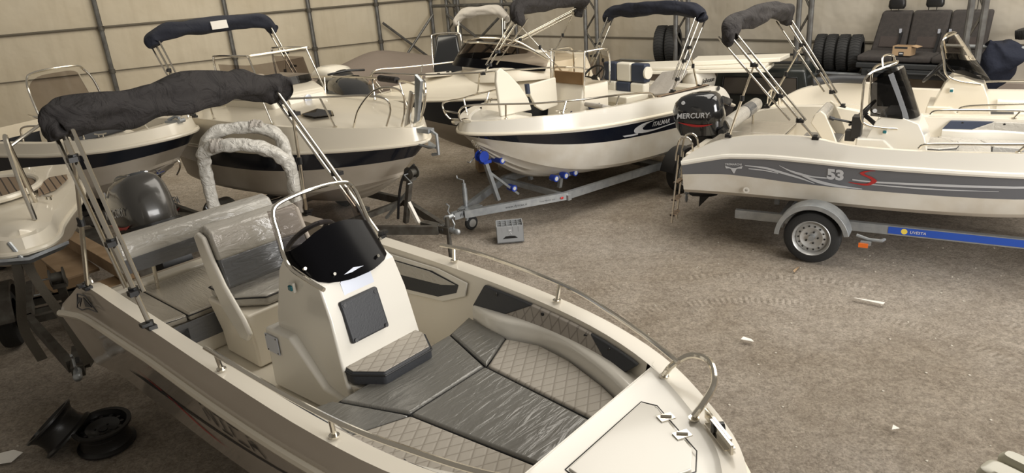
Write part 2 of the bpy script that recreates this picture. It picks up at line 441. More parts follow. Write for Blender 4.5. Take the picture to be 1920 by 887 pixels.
    def liner(s, width, floor_z, xbulk, mat_, inset=.16, zin=-.01, stern_i=0, platform=None):
        """gunwale cap, cockpit sides, sole and bulkhead"""
        inner = offset_plan(s.G, -width, zin)
        i1 = max(i for i in range(NS) if s.G[i].x <= xbulk)+2
        i1 = min(i1, NS)
        s.inner = inner
        bot = offset_plan(s.G, -(width+inset)); 
        for p in bot: p.z = floor_z
        mid = [lerp(a, b_, .5)+Vector((0, .045, 0)) for a, b_ in zip(inner, bot)]
        s.skin('gunwale_cap', [s.G, inner], [0], [mat_])
        o = s.skin('cockpit_liner', [inner, mid, bot, [Vector((p.x, 0, p.z)) for p in bot]], [0, 0, 0], [mat_], i0=stern_i, i1=i1)
        s.i1 = i1; s.xb = xbulk; return o
    def foredeck(s, mat_, dz=-.05, crown=0):
        i0 = s.i1-2; xb = s.xb
        a = [p+Vector((0, 0, 0)) for p in s.inner]; b_ = [p+Vector((0, 0, dz)) for p in offset_plan(s.G, -.15)]
        for q in b_+a: q.y = max(0, q.y); q.x = max(q.x, xb)
        c = [Vector((p.x, p.y*.5, p.z+crown)) for p in b_]; d = [Vector((p.x, 0, p.z+crown)) for p in b_]
        o = s.skin('foredeck', [a, b_, c, d], [0, 0, 0], [mat_], i0=i0, i1=NS)
        return o

def crowned_deck(s, mat_, profile, width=.1, dz=0):
    """closed deck: profile(u) -> crown height; rails from gunwale to centre"""
    inner = offset_plan(s.G, -width, dz)
    rails = [s.G, inner]
    for q in (.75, .5, .25, 0):
        rails.append([Vector((p.x, p.y*q, p.z+profile((p.x-s.x0)/s.L)*(1-q*q))) for p in inner])
    return s.skin('deck', rails, [0]*5, [mat_])

# ------------------------------------------------------------------ boat fittings
def rail_obj(parent, pts, posts=(), r=.0125, sm=0, name='hand_rail'):
    m = MB().tube(pts, r, 8, sm)
    for a, b in posts: m.cyl(a, b, r*.95, 8); m.cyl(b, (b[0], b[1], b[2]+.008), .026, 10)
    return m.build(name, M['steel'], parent)
def cleat(parent, c, rz=0):
    m = MB(); x = Matrix.Rotation(R(rz), 3, 'Z'); c = Vector(c)
    m.tube([c+x @ Vector((-.08, 0, .045)), c+x @ Vector((-.03, 0, .035)), c+x @ Vector((.03, 0, .035)), c+x @ Vector((.08, 0, .045))], .009, 8)
    for q in (-.03, .03): m.cyl(c+x @ Vector((q, 0, 0)), c+x @ Vector((q, 0, .035)), .01, 8)
    return m.build('mooring_cleat', M['steel'], parent)

def bimini(root, xf, xa, yb, zf, top, cm, r=.1, skew=0, name='bimini_canvas', joint=.82, label=None, rise=.06, pole_r=.014, seed=0, sag=.12, za=None, dz=0, nz=.22):
    """folded sun top: two hoops of tube on each side running up to a rolled canvas"""
    tx, tz = top; za = za or zf
    for sd in (-1, 1):
        x1 = tx-sd*skew; y = sd*yb
        P0 = Vector((xf, y, zf)); P1 = Vector((x1, y*.99, tz-.02-sd*dz))
        for k, (dx, dy) in enumerate(((0, 0), (-.10, .01*sd), (.055, -.03*sd))):
            a = P0+Vector((dx*.4, 0, 0)) if k == 0 else lerp(P0, P1, .18)+Vector((dx, dy, 0))
            p = MB().cyl(a, P1+Vector((dx*1.3, dy*1.2, 0)), pole_r*(1 if k == 0 else .85), 10).build('bimini_pole', M['steel'], root)
        J = lerp(P0, P1, joint)
        o = MB().cyl((xa, y, za), lerp(Vector((xa, y, za)), J, .55), pole_r, 10).cyl(lerp(Vector((xa, y, za)), J, .5), J, pole_r*.8, 10).build('bimini_strut', M['steel'], root)
        for f in (.18, .42, joint): q = lerp(P0, P1, f); MB().cyl(q-Vector((.012, 0, .02)), q+Vector((-.012, 0, .025)), .03, 10).box(q+Vector((.02, sd*.02, 0)), (.05, .05, .03)).build('pole_clamp', M['black'], root)
        for q in (P0, Vector((xa, y, za))): MB().cyl(q, q+Vector((0, 0, .05)), .022, 10).box(q+Vector((0, 0, .01)), (.07, .05, .025)).box(q+Vector((.0, sd*.03, .035)), (.045, .05, .02)).build('deck_socket', M['black'], root)
        q = lerp(Vector((xa, y, za)), J, .55); MB().cyl(q-Vector((0, 0, .03)), q+Vector((0, 0, .03)), .022, 10).build('pole_clamp', M['black'], root)
    xl, xr = tx-skew, tx+skew   # port (y>0) and starboard
    path = [(xr+.03, -yb-.01, tz-sag-.06), (xr, -yb-.015, tz-.02), (xr-.01, -yb+.12, tz+rise), (lerp(xr, xl, .3), -yb*.4, tz+rise+.035), (lerp(xr, xl, .7), yb*.4, tz+rise+.05), (xl, yb-.12, tz+rise+.01), (xl, yb+.015, tz-.02), (xl+.03, yb+.02, tz-sag*.8)]
    path = [(a, b_, c+(dz*(-b_/yb) if dz else 0)) for a, b_, c in path]
    rr = lambda f: r*(.62+.5*math.sin(math.pi*min(1, max(0, f*1.0)))**.5) if f not in (0, 1) else r*.55
    m = MB().loft(lumpy(path, rr, nz, seed, 36, 90)); o = m.build(name, cm, root, ang=80)
    if label: o['label'] = label
    return o

def outboard(parent, c, scale=1, tilt=0, cowl='gloss_black', brand=True, lower=True, rz=0):
    """motor on the transom; local +x is the boat's bow"""
    mt = Matrix.Translation(c) @ Matrix.Rotation(R(rz), 4, 'Z') @ Matrix.Rotation(R(tilt), 4, 'Y') @ Matrix.Scale(scale, 4)
    m = MB().sloft([(.02, 0, -.12, .20, .13), (0, 0, -.10, .25, .165), (-.01, 0, .0, .285, .185), (-.02, 0, .12, .30, .19), (-.03, 0, .2, .295, .185), (-.02, 0, .29, .27, .17), (.0, 0, .35, .22, .145), (.03, 0, .385, .15, .10), (.05, 0, .395, .06, .045)], 32, 3.2)
    m.box((.05, 0, .385), (.14, .09, .03))
    o = m.build('outboard_motor', M[cowl], parent, bevel=0); o.matrix_local = mt
    if cowl == 'dark_cowl':
        MB().sloft([(0, 0, -.02, .292, .192), (-.01, 0, .02, .297, .195)], 32, 3.2).build('cowl_band', M['black'], o)
        MB().sloft([(.0, 0, .33, .19, .11), (.02, 0, .405, .12, .075)], 24, 4).build('top_panel', M['seatframe'], o)
        for yy in (-.09, .09): MB().tube([(-.24, yy, .20), (-.20, yy, .31), (-.05, yy*.9, .395), (.14, yy*.7, .385)], .016, 8, 16).build('cowl_rib', M['dark_cowl'], o)
    if brand:
        for sd in (1, -1):
            o2 = text_on('brand_lettering', 'MERCURY', .086, lambda u, v, sd=sd: Vector(((.225-u if sd > 0 else -.235+u), sd*(.194+.0 if v < .2 else .19), .10+v+(.02 if sd < 0 else .0))), M['decal_light'], o, shear=.2, spacing=1.02, bold=.002)
            me = bpy.data.meshes.new('swoosh'); n = 12; vs = []
            for i in range(n+1):
                u = i/n; x = (.2-.42*u if sd > 0 else -.22+.42*u); zc = .075-.05*math.sin(math.pi*u*.8); th = .028*math.sin(math.pi*u)+.001
                vs += [Vector((x, sd*.193, zc+th/2)), Vector((x, sd*.193, zc-th/2))]
            me.from_pydata(vs, [], [(2*i, 2*i+1, 2*i+3, 2*i+2) for i in range(n)]); link('swoosh_stripe', me, o, M['decal_red'])
        MB().cyl((-.15, .17, .30), (-.15, .178, .30), .022, 14).cyl((-.15, -.17, .30), (-.15, -.178, .30), .022, 14).build('cowl_badge', M['decal_light'], o)
    if lower:
        MB().sloft([(.03, 0, -.82, .035, .03), (.02, 0, -.75, .1, .035), (.0, 0, -.45, .1, .05), (.02, 0, -.28, .13, .08), (.02, 0, -.12, .2, .13)], 20, 2.2).build('midsection', M['black'], o)
        MB().tube([(.16, 0, -.86), (.08, 0, -.85), (-.15, 0, -.85), (-.2, 0, -.85)], lambda t: .055*math.sin(math.pi*(.12+.75*t)), 14).box((-.02, 0, -.70), (.32, .17, .012)).prism([(.06, .006, -.9), (-.06, .006, -.9), (-.08, .006, -1.04)], (0, -.012, 0)).build('gearcase', M['black'], o)
        pm = MB()
        for k in range(3):
            a = k*2.094; pm.ell((-.22, .075*math.cos(a), -.85+.075*math.sin(a)), .012, .03+.035*abs(math.cos(a)), .03+.035*abs(math.sin(a)), 8)
        pm.cyl((-.25, 0, -.85), (-.18, 0, -.85), .03); pm.build('propeller', M['galv'], o)
        MB().box((.24, 0, -.2), (.16, .22, .3)).cyl((.28, -.16, -.06), (.28, .16, -.06), .035).build('mounting_bracket', M['black'], o)
    return o

def wheel(parent, c, r=.29, wd=.17, side=1, rim='rim', name='road_wheel', holes=14, nuts=5):
    """side = sign of the outward y direction"""
    p = []
    for y, rr in ((-wd/2, r*.66), (-wd/2, r*.86), (-wd*.42, r*.96), (-wd*.28, r), (0, r*1.003), (wd*.28, r), (wd*.42, r*.96), (wd/2, r*.86), (wd/2, r*.66)): p.append((rr, y))
    m = MB().lathe(p, c, 'Y', 48)
    for g in (-.2, 0, .2): m.lathe([(r*1.004, g*wd-.006), (r*1.007, g*wd), (r*1.004, g*wd+.006)], c, 'Y', 48)
    t = m.build(name, M['rubber'], parent)
    s = side; o = wd/2*s
    prof = [(r*.68, o*1.0), (r*.66, o*1.05), (r*.62, o*.9), (r*.58, o*.45), (r*.52, o*.62), (r*.40, o*.78), (r*.30, o*.62), (r*.2, o*.5), (r*.02, o*.5)]
    MB().lathe(prof, c, 'Y', 40).build('rim', M[rim], t)
    h = MB(); cc = Vector(c)
    for k in range(holes):
        a = 2*math.pi*k/holes; q = cc+Vector((r*.46*math.cos(a), o*.735, r*.46*math.sin(a))); h.cyl(q, q+Vector((0, s*.006, 0)), r*.035, 8)
    for k in range(nuts):
        a = 2*math.pi*k/nuts; q = cc+Vector((r*.22*math.cos(a), o*.5, r*.22*math.sin(a))); h.cyl(q, q+Vector((0, s*.018, 0)), r*.035, 6)
    h.build('rim_holes', M['black'], t)
    MB().cyl(cc+Vector((0, o*.5, 0)), cc+Vector((0, o*.95, 0)), r*.11, 16).build('hub_cap', M['galv'], t)
    return t

def fender(parent, c, r, wd, m='galv', a0=10, a1=190, th=.006):
    pts = []; n = 18; c = Vector(c)
    rings = []
    for i in range(n+1):
        a = R(lerp(a0, a1, i/n)); d = Vector((math.cos(a), 0, math.sin(a)))
        ring = []
        for y, k in ((-wd/2, r-.05), (-wd/2, r), (wd/2, r), (wd/2, r-.05), (wd/2-th, r-.05), (wd/2-th, r-th), (-wd/2+th, r-th), (-wd/2+th, r-.05)):
            ring.append(c+d*k+Vector((0, y, 0)))
        rings.append(ring)
    return MB().loft(rings).build('mudguard', M[m], parent, bevel=.006, seg=2)

def roller(parent, c, r=.045, l=.12, ax='Y', cm='blue', hub='roller'):
    cc = Vector(c); d = Vector((0, l/2, 0)) if ax == 'Y' else Vector((l/2, 0, 0))
    o = MB().cyl(cc-d, cc+d, r, 18).build('keel_roller', M[cm], parent)
    MB().cyl(cc-d*1.04, cc+d*1.04, r*.6, 14).build('roller_hub', M[hub], o)
    return o

def windscreen(parent, base, top, glass_m, frame_r=.014, thick=.006, name='windscreen'):
    """glass lofted between a base curve and a top curve"""
    A = cat(base, 21); B = cat(top, 21); m = MB(); outer = []
    vs = [[lerp(a, b, k/6) for a, b in zip(A, B)] for k in range(7)]
    bm = m.bm; g = [[bm.verts.new(p) for p in row] for row in vs]
    for k in range(6):
        for i in range(20): m.face([g[k][i], g[k][i+1], g[k+1][i+1], g[k+1][i]])
    o = m.build(name, glass_m, parent)
    return o

# ================================================================== THE HALL
def ground_mat():
    m = bpy.data.materials.new('gravel'); m.use_nodes = True; nt = m.node_tree; b = nt.nodes['Principled BSDF']; L = nt.links.new
    tc = nt.nodes.new('ShaderNodeTexCoord')
    def nz(sc, det=6, dist=0, rough=.6):
        n = nt.nodes.new('ShaderNodeTexNoise'); n.inputs['Scale'].default_value = sc; n.inputs['Detail'].default_value = det; n.inputs['Distortion'].default_value = dist; n.inputs['Roughness'].default_value = rough
        L(tc.outputs['Object'], n.inputs[0]); return n
    def ramp(n, p0, c0, p1, c1):
        r = nt.nodes.new('ShaderNodeValToRGB'); e = r.color_ramp.elements; e[0].position = p0; e[1].position = p1; e[0].color = (*c0, 1); e[1].color = (*c1, 1); L(n.outputs[0], r.inputs[0]); return r
    def mixc(f, a, c, mode='MIX', fac=None):
        x = nt.nodes.new('ShaderNodeMixRGB'); x.blend_type = mode
        if fac is None: L(f.outputs[0], x.inputs[0])
        else: x.inputs[0].default_value = fac
        L(a.outputs[0], x.inputs[1]); L(c.outputs[0], x.inputs[2]); return x
    big = nz(.35, 4, .4); med = nz(2.2, 7, .3, .65); fine = nz(45, 8, 0, .75); speck = nz(130, 3)
    base = ramp(med, .3, (.39, .33, .26), .7, (.54, .475, .395))
    base2 = ramp(med, .3, (.49, .435, .375), .7, (.63, .575, .51))
    c = mixc(ramp(big, .4, (0, 0, 0), .6, (1, 1, 1)), base, base2)
    c = mixc(None, c, ramp(fine, .34, (.52, .50, .47), .60, (1.12, 1.1, 1.08)), 'MULTIPLY', .9)
    c = mixc(None, c, ramp(nz(14, 6, .3, .7), .36, (.70, .68, .65), .6, (1.08, 1.07, 1.06)), 'MULTIPLY', .8)
    c = mixc(ramp(speck, .735, (0, 0, 0), .76, (.9, .9, .9)), c, ramp(speck, 0, (.5, .47, .42), 1, (.55, .52, .48)))
    L(c.outputs[0], b.inputs['Base Color']); b.inputs['Roughness'].default_value = .92
    # bumps: fine grit, soft ruts, and curved tyre tread marks around (2.2, 6.9)
    h = nt.nodes.new('ShaderNodeMath'); h.operation = 'MULTIPLY_ADD'; h.inputs[1].default_value = 1.0; L(fine.outputs[0], h.inputs[0])
    h2 = nt.nodes.new('ShaderNodeMath'); h2.operation = 'MULTIPLY'; h2.inputs[1].default_value = 1.6; L(med.outputs[0], h2.inputs[0]); L(h2.outputs[0], h.inputs[2])
    mp = nt.nodes.new('ShaderNodeMapping'); mp.vector_type = 'POINT'; mp.inputs['Location'].default_value = (-1.9, -4.2, 0); L(tc.outputs['Object'], mp.inputs[0])
    ln = nt.nodes.new('ShaderNodeVectorMath'); ln.operation = 'LENGTH'; L(mp.outputs[0], ln.inputs[0])
    def gate(c_, wd):
        s = nt.nodes.new('ShaderNodeMath'); s.operation = 'SUBTRACT'; s.inputs[1].default_value = c_; L(ln.outputs['Value'], s.inputs[0])
        a = nt.nodes.new('ShaderNodeMath'); a.operation = 'ABSOLUTE'; L(s.outputs[0], a.inputs[0])
        l = nt.nodes.new('ShaderNodeMath'); l.operation = 'LESS_THAN'; l.inputs[1].default_value = wd; L(a.outputs[0], l.inputs[0]); return l
    ga = nt.nodes.new('ShaderNodeMath'); ga.operation = 'ADD'; L(gate(2.15, .06).outputs[0], ga.inputs[0]); L(gate(2.75, .06).outputs[0], ga.inputs[1])
    gr = nt.nodes.new('ShaderNodeTexGradient'); gr.gradient_type = 'RADIAL'; L(mp.outputs[0], gr.inputs[0])
    k = nt.nodes.new('ShaderNodeMath'); k.operation = 'MULTIPLY'; k.inputs[1].default_value = 480; L(gr.outputs['Fac'], k.inputs[0])
    sn = nt.nodes.new('ShaderNodeMath'); sn.operation = 'PINGPONG'; sn.inputs[1].default_value = 1; L(k.outputs[0], sn.inputs[0])
    sec = nt.nodes.new('ShaderNodeMath'); sec.operation = 'MULTIPLY'; L(sn.outputs[0], sec.inputs[0]); L(ga.outputs[0], sec.inputs[1])
    brk = ramp(nz(1.1, 3), .30, (0, 0, 0), .62, (1, 1, 1)); sec2 = nt.nodes.new('ShaderNodeMath'); sec2.operation = 'MULTIPLY'; L(sec.outputs[0], sec2.inputs[0]); L(brk.outputs[0], sec2.inputs[1])
    hh = nt.nodes.new('ShaderNodeMath'); hh.operation = 'MULTIPLY_ADD'; hh.inputs[1].default_value = .95; L(sec2.outputs[0], hh.inputs[0]); L(h.outputs[0], hh.inputs[2])
    bn = nt.nodes.new('ShaderNodeBump'); bn.inputs['Strength'].default_value = .9; bn.inputs['Distance'].default_value = .05
    L(hh.outputs[0], bn.inputs['Height']); L(bn.outputs[0], b.inputs['Normal'])
    return m
def wall_mat(c0=(.58, .52, .41), c1=(.52, .455, .345)):
    m = mat('tarpaulin_wall', c0, .8, alt=c1, altscale=.6); nt = m.node_tree; b = nt.nodes['Principled BSDF']
    tc = nt.nodes.new('ShaderNodeTexCoord')
    mp = nt.nodes.new('ShaderNodeMapping'); mp.inputs['Scale'].default_value = (5, 5, .35); n = nt.nodes.new('ShaderNodeTexNoise'); n.inputs['Scale'].default_value = 1.2; n.inputs['Detail'].default_value = 7
    r = nt.nodes.new('ShaderNodeValToRGB'); r.color_ramp.elements[0].position = .3; r.color_ramp.elements[0].color = (.72, .70, .66, 1); r.color_ramp.elements[1].position = .52; r.color_ramp.elements[1].color = (1, 1, 1, 1)
    mx = nt.nodes.new('ShaderNodeMixRGB'); mx.blend_type = 'MULTIPLY'; mx.inputs[0].default_value = .25
    old = b.inputs['Base Color'].links[0].from_socket
    nt.links.new(tc.outputs['Object'], mp.inputs[0]); nt.links.new(mp.outputs[0], n.inputs[0]); nt.links.new(n.outputs[0], r.inputs[0])
    nt.links.new(old, mx.inputs[1]); nt.links.new(r.outputs[0], mx.inputs[2]); nt.links.new(mx.outputs[0], b.inputs['Base Color'])
    n2 = nt.nodes.new('ShaderNodeTexNoise'); n2.inputs['Scale'].default_value = 1.5; n2.inputs['Detail'].default_value = 3; bn = nt.nodes.new('ShaderNodeBump'); bn.inputs['Strength'].default_value = .5; bn.inputs['Distance'].default_value = .12
    nt.links.new(tc.outputs['Object'], n2.inputs[0]); nt.links.new(n2.outputs[0], bn.inputs['Height']); nt.links.new(bn.outputs[0], b.inputs['Normal'])
    return m
M['ground'] = ground_mat(); M['wall'] = wall_mat(); M['wall2'] = wall_mat((.47, .43, .36), (.42, .37, .29))
M['wall_low'] = mat('concrete_plinth', (.33, .27, .225), .85, alt=(.39, .33, .28), altscale=3, bump=(12, .3))
M['seam'] = mat('wall_seam', (.12, .105, .08), .7)

me = bpy.data.meshes.new('floor'); bm = bmesh.new()
bmesh.ops.create_grid(bm, x_segments=90, y_segments=90, size=17)
for v in bm.verts:
    v.co += Vector((0, 10, 0)); v.co.z = .02*noise.noise(v.co*.8)-.012
bm.to_mesh(me); bm.free(); smooth(me, 180)
tag(link('floor', me, None, M['ground']), kind='structure')

WX, WY, WN = Vector((.67, -.742, 0)), Vector((5.4, 13.1, 0)), Vector((.742, .67, 0))
WR = math.degrees(math.atan2(-.742, .67))
def bw(s, n, z): return WY+WX*s+WN*n+Vector((0, 0, z))
LP, LD, LN = Vector((-2.2, 21.3, 0)), Vector((-.894, -.447, 0)), Vector((-.447, .894, 0))
def lw(s, n, z): return LP+LD*s+LN*n+Vector((0, 0, z))
corner = bw(-11.15, 0, 0)
MB().prism([bw(-11.3, .62, 0), bw(7, .62, 0), bw(7, .62, 6.5), bw(-11.3, .62, 6.5)], WN*.05).build('wall_back', M['wall2']).__setitem__('kind', 'structure')
MB().prism([lw(-.9, .12, 0), lw(15, .12, 0), lw(15, .12, 6.5), lw(-.9, .12, 6.5)], LN*.05).build('wall_left', M['wall']).__setitem__('kind', 'structure')
tag(MB().prism([bw(-11.0, .52, 0), bw(7, .52, 0), bw(7, .52, 1.02), bw(-11.0, .52, 1.02)], WN*.09).build('baseboard_back', M['wall_low']), kind='structure')
k = 1
for z in (1.6, 3.4):
    tag(MB().beam(bw(-11.1, .6, z), bw(6.9, .6, z), .02, .03).build('trim_%d' % k, M['seam']), kind='structure'); k += 1
for z in (1.6, 2.62, 4.2):
    tag(MB().cyl(lw(-.6, .06, z), lw(14.5, .06, z-.0), .028 if z > 2 else .014, 8).build('trim_%d' % k, M['seam']), kind='structure'); k += 1

# wall poles on the left wall: each a thing
lab = ['left wall pole standing behind the half-hidden boat with a curved screen', 'left wall pole seen above the navy bimini of the second boat', 'left wall pole near the screen of the navy-striped cabin boat', 'left wall pole above the taupe tarpaulin', 'leftmost pole of the far corner, carrying the cross bracing']
for (s, l) in zip((8.0, 5.16, 3.08, 1.22, -.39), lab):
    t = thing('wall_pole', lw(s, -.02, 0), 0, l, 'pole', 'tubular poles of the left wall')
    MB().cyl((0, 0, 0), (0, 0, 6.4), .055, 10).build('post', M['tube'], t)
    m = MB()
    for z in (1.0, 1.6, 2.6): m.cyl((0, 0, z-.05), (0, 0, z+.05), .075, 10)
    m.islands('coupler_clamp', M['darksteel'], t)
t = thing('wall_pole', lw(-.82, -.75, 0), 0, 'dark pole in the far corner between two crossed braces', 'pole', 'tubular poles of the left wall')
MB().cyl((0, 0, 0), (0, 0, 6.4), .055, 10).build('post', M['tube'], t)
for i, (a, b) in enumerate(((lw(1.12, -.10, 2.1), lw(-.45, -.12, .75)), (lw(1.0, -.2, .7), lw(-.36, -.2, 2.2)))):
    tag(MB().cyl(a, b, .035, 8).build('brace_tube', M['tube']), ['diagonal brace falling right from the pole above the taupe tarpaulin', 'diagonal brace rising right to the corner pole'][i], 'brace')

# lattice trusses on the back wall: each a thing of two chords and lacing
def truss(s, gap, n, label, zt=6.4):
    t = thing('lattice_truss', bw(s, n, 0), WR, label, 'truss', 'lattice trusses of the back wall')
    for x in (0, gap): MB().cyl((x, 0, 0), (x, 0, zt), .048, 10).build('chord', M['tube'], t)
    m = MB(); z = .1; d = 0
    while z < zt-.45:
        m.cyl((gap*d, 0, z), (gap*(1-d), 0, z+.42), .022, 8); d = 1-d; z += .42
    m.build('lacing', M['darksteel'], t)
truss(-10.3, .5, .2, 'lattice truss in the far corner behind the small light grey bimini')
truss(-8.03, .48, .2, 'lattice truss just right of the small light grey bimini')
truss(-5.21, .34, .2, 'lattice truss behind the smoked screen of the centre console boat')
truss(-2.52, .28, -.12, 'lattice truss in front of the two stacked tyres')
truss(.05, .22, -.14, 'lattice truss left of the row of four tyres')
truss(2.80, .18, -.46, 'lattice truss right of the car bench seat')
tag(MB().cyl(bw(-10.9, .2, 2.42), bw(-7.5, .2, 2.42), .045, 10).build('brace_tube', M['tube']), 'horizontal tube over the small light grey bimini', 'brace')
for i, (a, b) in enumerate(((bw(-10.2, .1, 2.2), bw(-7.6, .1, .9)), (bw(-9.9, .05, .9), bw(-7.7, .05, 2.3)), (bw(-9.3, 0.0, .9), bw(-7.4, 0.0, 1.9)))):
    tag(MB().cyl(a, b, .035, 8).build('brace_tube', M['tube']), ['brace falling right behind the small light grey bimini', 'brace rising right behind the small light grey bimini, upper of two', 'brace rising right behind the small light grey bimini, lower of two'][i], 'brace')
t = thing('scaffold_shelf', bw(-4.4, 0, 0), WR, 'long grey tube shelf along the back wall holding tyres and seats', 'shelf')
MB().cyl((0, .04, 1.12), (7.3, .04, 1.12), .03, 10).build('front_tube', M['galv'], t)
MB().cyl((0, .45, 1.12), (7.3, .45, 1.12), .03, 10).build('rear_tube', M['galv'], t)
MB().box((3.65, .25, 1.12), (7.3, .40, .03)).build('shelf_board', M['darksteel'], t)
m = MB()
for x in (.1, 1.9, 4.5, 7.1): m.box((x, .26, .55), (.05, .36, 1.09))
m.islands('bracket', M['tube'], t)
tag(MB().cyl(bw(2.4, -.15, 1.66), bw(6, -.25, 1.62), .03, 10).build('handrail_tube', M['galv']), 'pale grey tube running right from the truss beside the bench seat', 'tube')

# tyres
def tyre(r=.31, wd=.19):
    p = [(r*.62, -wd/2), (r*.85, -wd/2), (r*.97, -wd*.4), (r, -wd*.2), (r, wd*.2), (r*.97, wd*.4), (r*.85, wd/2), (r*.62, wd/2), (r*.66, wd*.35), (r*.8, wd*.2), (r*.8, -wd*.2), (r*.66, -wd*.35)]
    P = [p[-1]]+p; m = MB().lathe(P, (0, 0, 0), 'X', 40)
    for k in range(40):
        a = 2*math.pi*k/40
        for sx in (-1, 1): m.beam((sx*.005, r*math.cos(a), r*math.sin(a)), (sx*wd*.4, r*.985*math.cos(a+.06), r*.985*math.sin(a+.06)), .012, .012, (0, math.cos(a), math.sin(a)))
    return m
tl = tyre().build('tyre', M['rubber'])
spots = [(.34, 'leftmost of the four upright tyres beside the bench seat'), (.54, 'second from left of the four upright tyres'), (.75, 'third from left of the four upright tyres'), (.96, 'rightmost of the four upright tyres, touching the bench seat')]
for i, (s, l) in enumerate(spots):
    o = tl if i == 0 else tl.copy()
    if i: COL.objects.link(o)
    o.location = bw(s, .22, 1.46); o.rotation_euler = (0, 0, R(WR+14)); tag(o, l, 'tyre', 'upright tyres on the shelf')
for i, (s, n) in enumerate(((-3.02, .1), (-2.76, .12))):
    o = tl.copy(); COL.objects.link(o); o.location = bw(s, n+.03, 1.53); o.scale = (1.25, 1.25, 1.25); o.rotation_euler = (0, 0, R(WR+22))
    tag(o, ['big tyre standing at left in the pair near the navy bimini foot', 'big tyre standing at right in the pair near the navy bimini foot'][i], 'tyre', 'upright tyres on the shelf')
o = tl.copy(); COL.objects.link(o); o.location = bw(3.55, .15, 1.85); o.rotation_euler = (0, R(80), R(WR)); o.scale = (.8, .9, .9); tag(o, 'brown worn tyre at the right frame edge above the navy cloth', 'tyre', 'upright tyres on the shelf')

# car bench seat
t = thing('car_bench_seat', bw(1.12, .18, 1.15), WR, 'dark cloth three-seat car bench on the tube shelf', 'car seat')
for i in range(3):
    x = .02+i*.575; wd = .575
    q = MB().prism([(x+.04, .02, .3), (x+wd+.02, .02, .3), (x+wd+.02, .2, .98), (x+(.12 if i == 0 else .03), .2, .98)], (0, .12, .02)); q.build('backrest', M['seatcloth'], t, bevel=.04)
    MB().prism([(x+.17, .04, .42), (x+wd-.1, .04, .42), (x+wd-.1, .16, .78), (x+.17, .16, .78)], (0, .02, 0)).build('backrest_inset', M['seatcloth2'], t, bevel=.02)
    MB().prism([(x-.03, -.32, .22), (x+wd-.04, -.32, .22), (x+wd, .08, .27), (x, .08, .27)], (0, 0, .1)).build('seat_cushion', M['seatcloth'], t, bevel=.035)
    hz = (0, .02, .14)[i]; 
    h = MB().sloft([(x+.33, .25, 1.02+hz, .11, .05), (x+.33, .25, 1.06+hz, .135, .06), (x+.33, .25, 1.14+hz, .13, .06), (x+.33, .26, 1.21+hz, .10, .05), (x+.33, .26, 1.225+hz, .05, .02)], 24, 2.8).build('headrest', M['black'], t)
    MB().cyl((x+.24, .25, .97), (x+.24, .25, 1.06+hz), .008, 8).cyl((x+.36, .25, .97), (x+.36, .25, 1.06+hz), .008, 8).build('headrest_post', M['darksteel'], h)
for x in (.5, 1.08, 1.24): MB().box((x, .1, .68), (.035, .02, .07)).build('buckle', M['panel'], t)
for x in (.52, 1.1, 1.22): MB().beam((x, .1, .66), (x-.02, -.02, .34), .04, .012).build('seat_belt', M['black'], t)
m = MB().box((.8, -.12, .16), (1.62, .42, .09)); m.box((.84, -.1, .04), (1.5, .44, .15)); m.build('seat_frame', M['seatframe'], t, bevel=.02)
MB().tube([(.25, -.335, .1), (.3, -.35, .06), (1.3, -.35, .06), (1.38, -.335, .1)], .018, 8, 20).build('adjuster_bar', M['seatframe'], t)
t = thing('cardboard_box', bw(1.12, .18, 1.15)+WX*.56+WN*-.22+Vector((0, 0, .335)), WR-4, 'small open cardboard box lying on the middle of the car bench seat', 'box')
m = MB(); m.box((.14, -.09, .075), (.28, .008, .15)).box((.14, .09, .075), (.28, .008, .15)).box((0, 0, .075), (.008, .18, .15)).box((.28, 0, .075), (.008, .18, .15)).box((.14, 0, .004), (.28, .18, .008))
m.prism([(.28, -.09, .15), (.28, .09, .15), (.38, .1, .13), (.38, -.1, .13)], (0, 0, .006)); m.build('box_body', M['card'], t)
MB().box((.13, -.0955, .125), (.2, .003, .03)).box((.14, -.0955, .03), (.08, .003, .06)).build('dark_print', M['seatframe'], t)
MB().box((.14, -.0975, .035), (.055, .002, .02)).build('pale_print', M['decal_light'], t)

# navy cloth hung on the rail
rings = []
for i in range(26):
    f = i/25; c = bw(3.15+.1*math.sin(f*5), -.2, 1.72-.74*f); wr = .04+.27*math.sin(math.pi*min(1, (f+.12)*.9))**.8*(1-.35*f)
    rings.append([c+WX*(math.cos(a)*wr*(1+.25*math.sin(3*a+f*9)))+WN*(math.sin(a)*wr*.5*(1+.2*math.sin(4*a-f*7)))+Vector((0, 0, .05*math.sin(2*a+f*6))) for a in [2*math.pi*k/30 for k in range(30)]])
tag(MB().loft(rings).build('hanging_jacket', M['cloth_navy'], ang=80), 'crumpled navy cloth hanging over the rail at right edge', 'cloth')
tag(MB().box(bw(3.9, .2, .93), (1.3, .4, .05), rz=WR).build('wooden_board', M['red_dark']), 'reddish wooden board below the navy cloth', 'board')

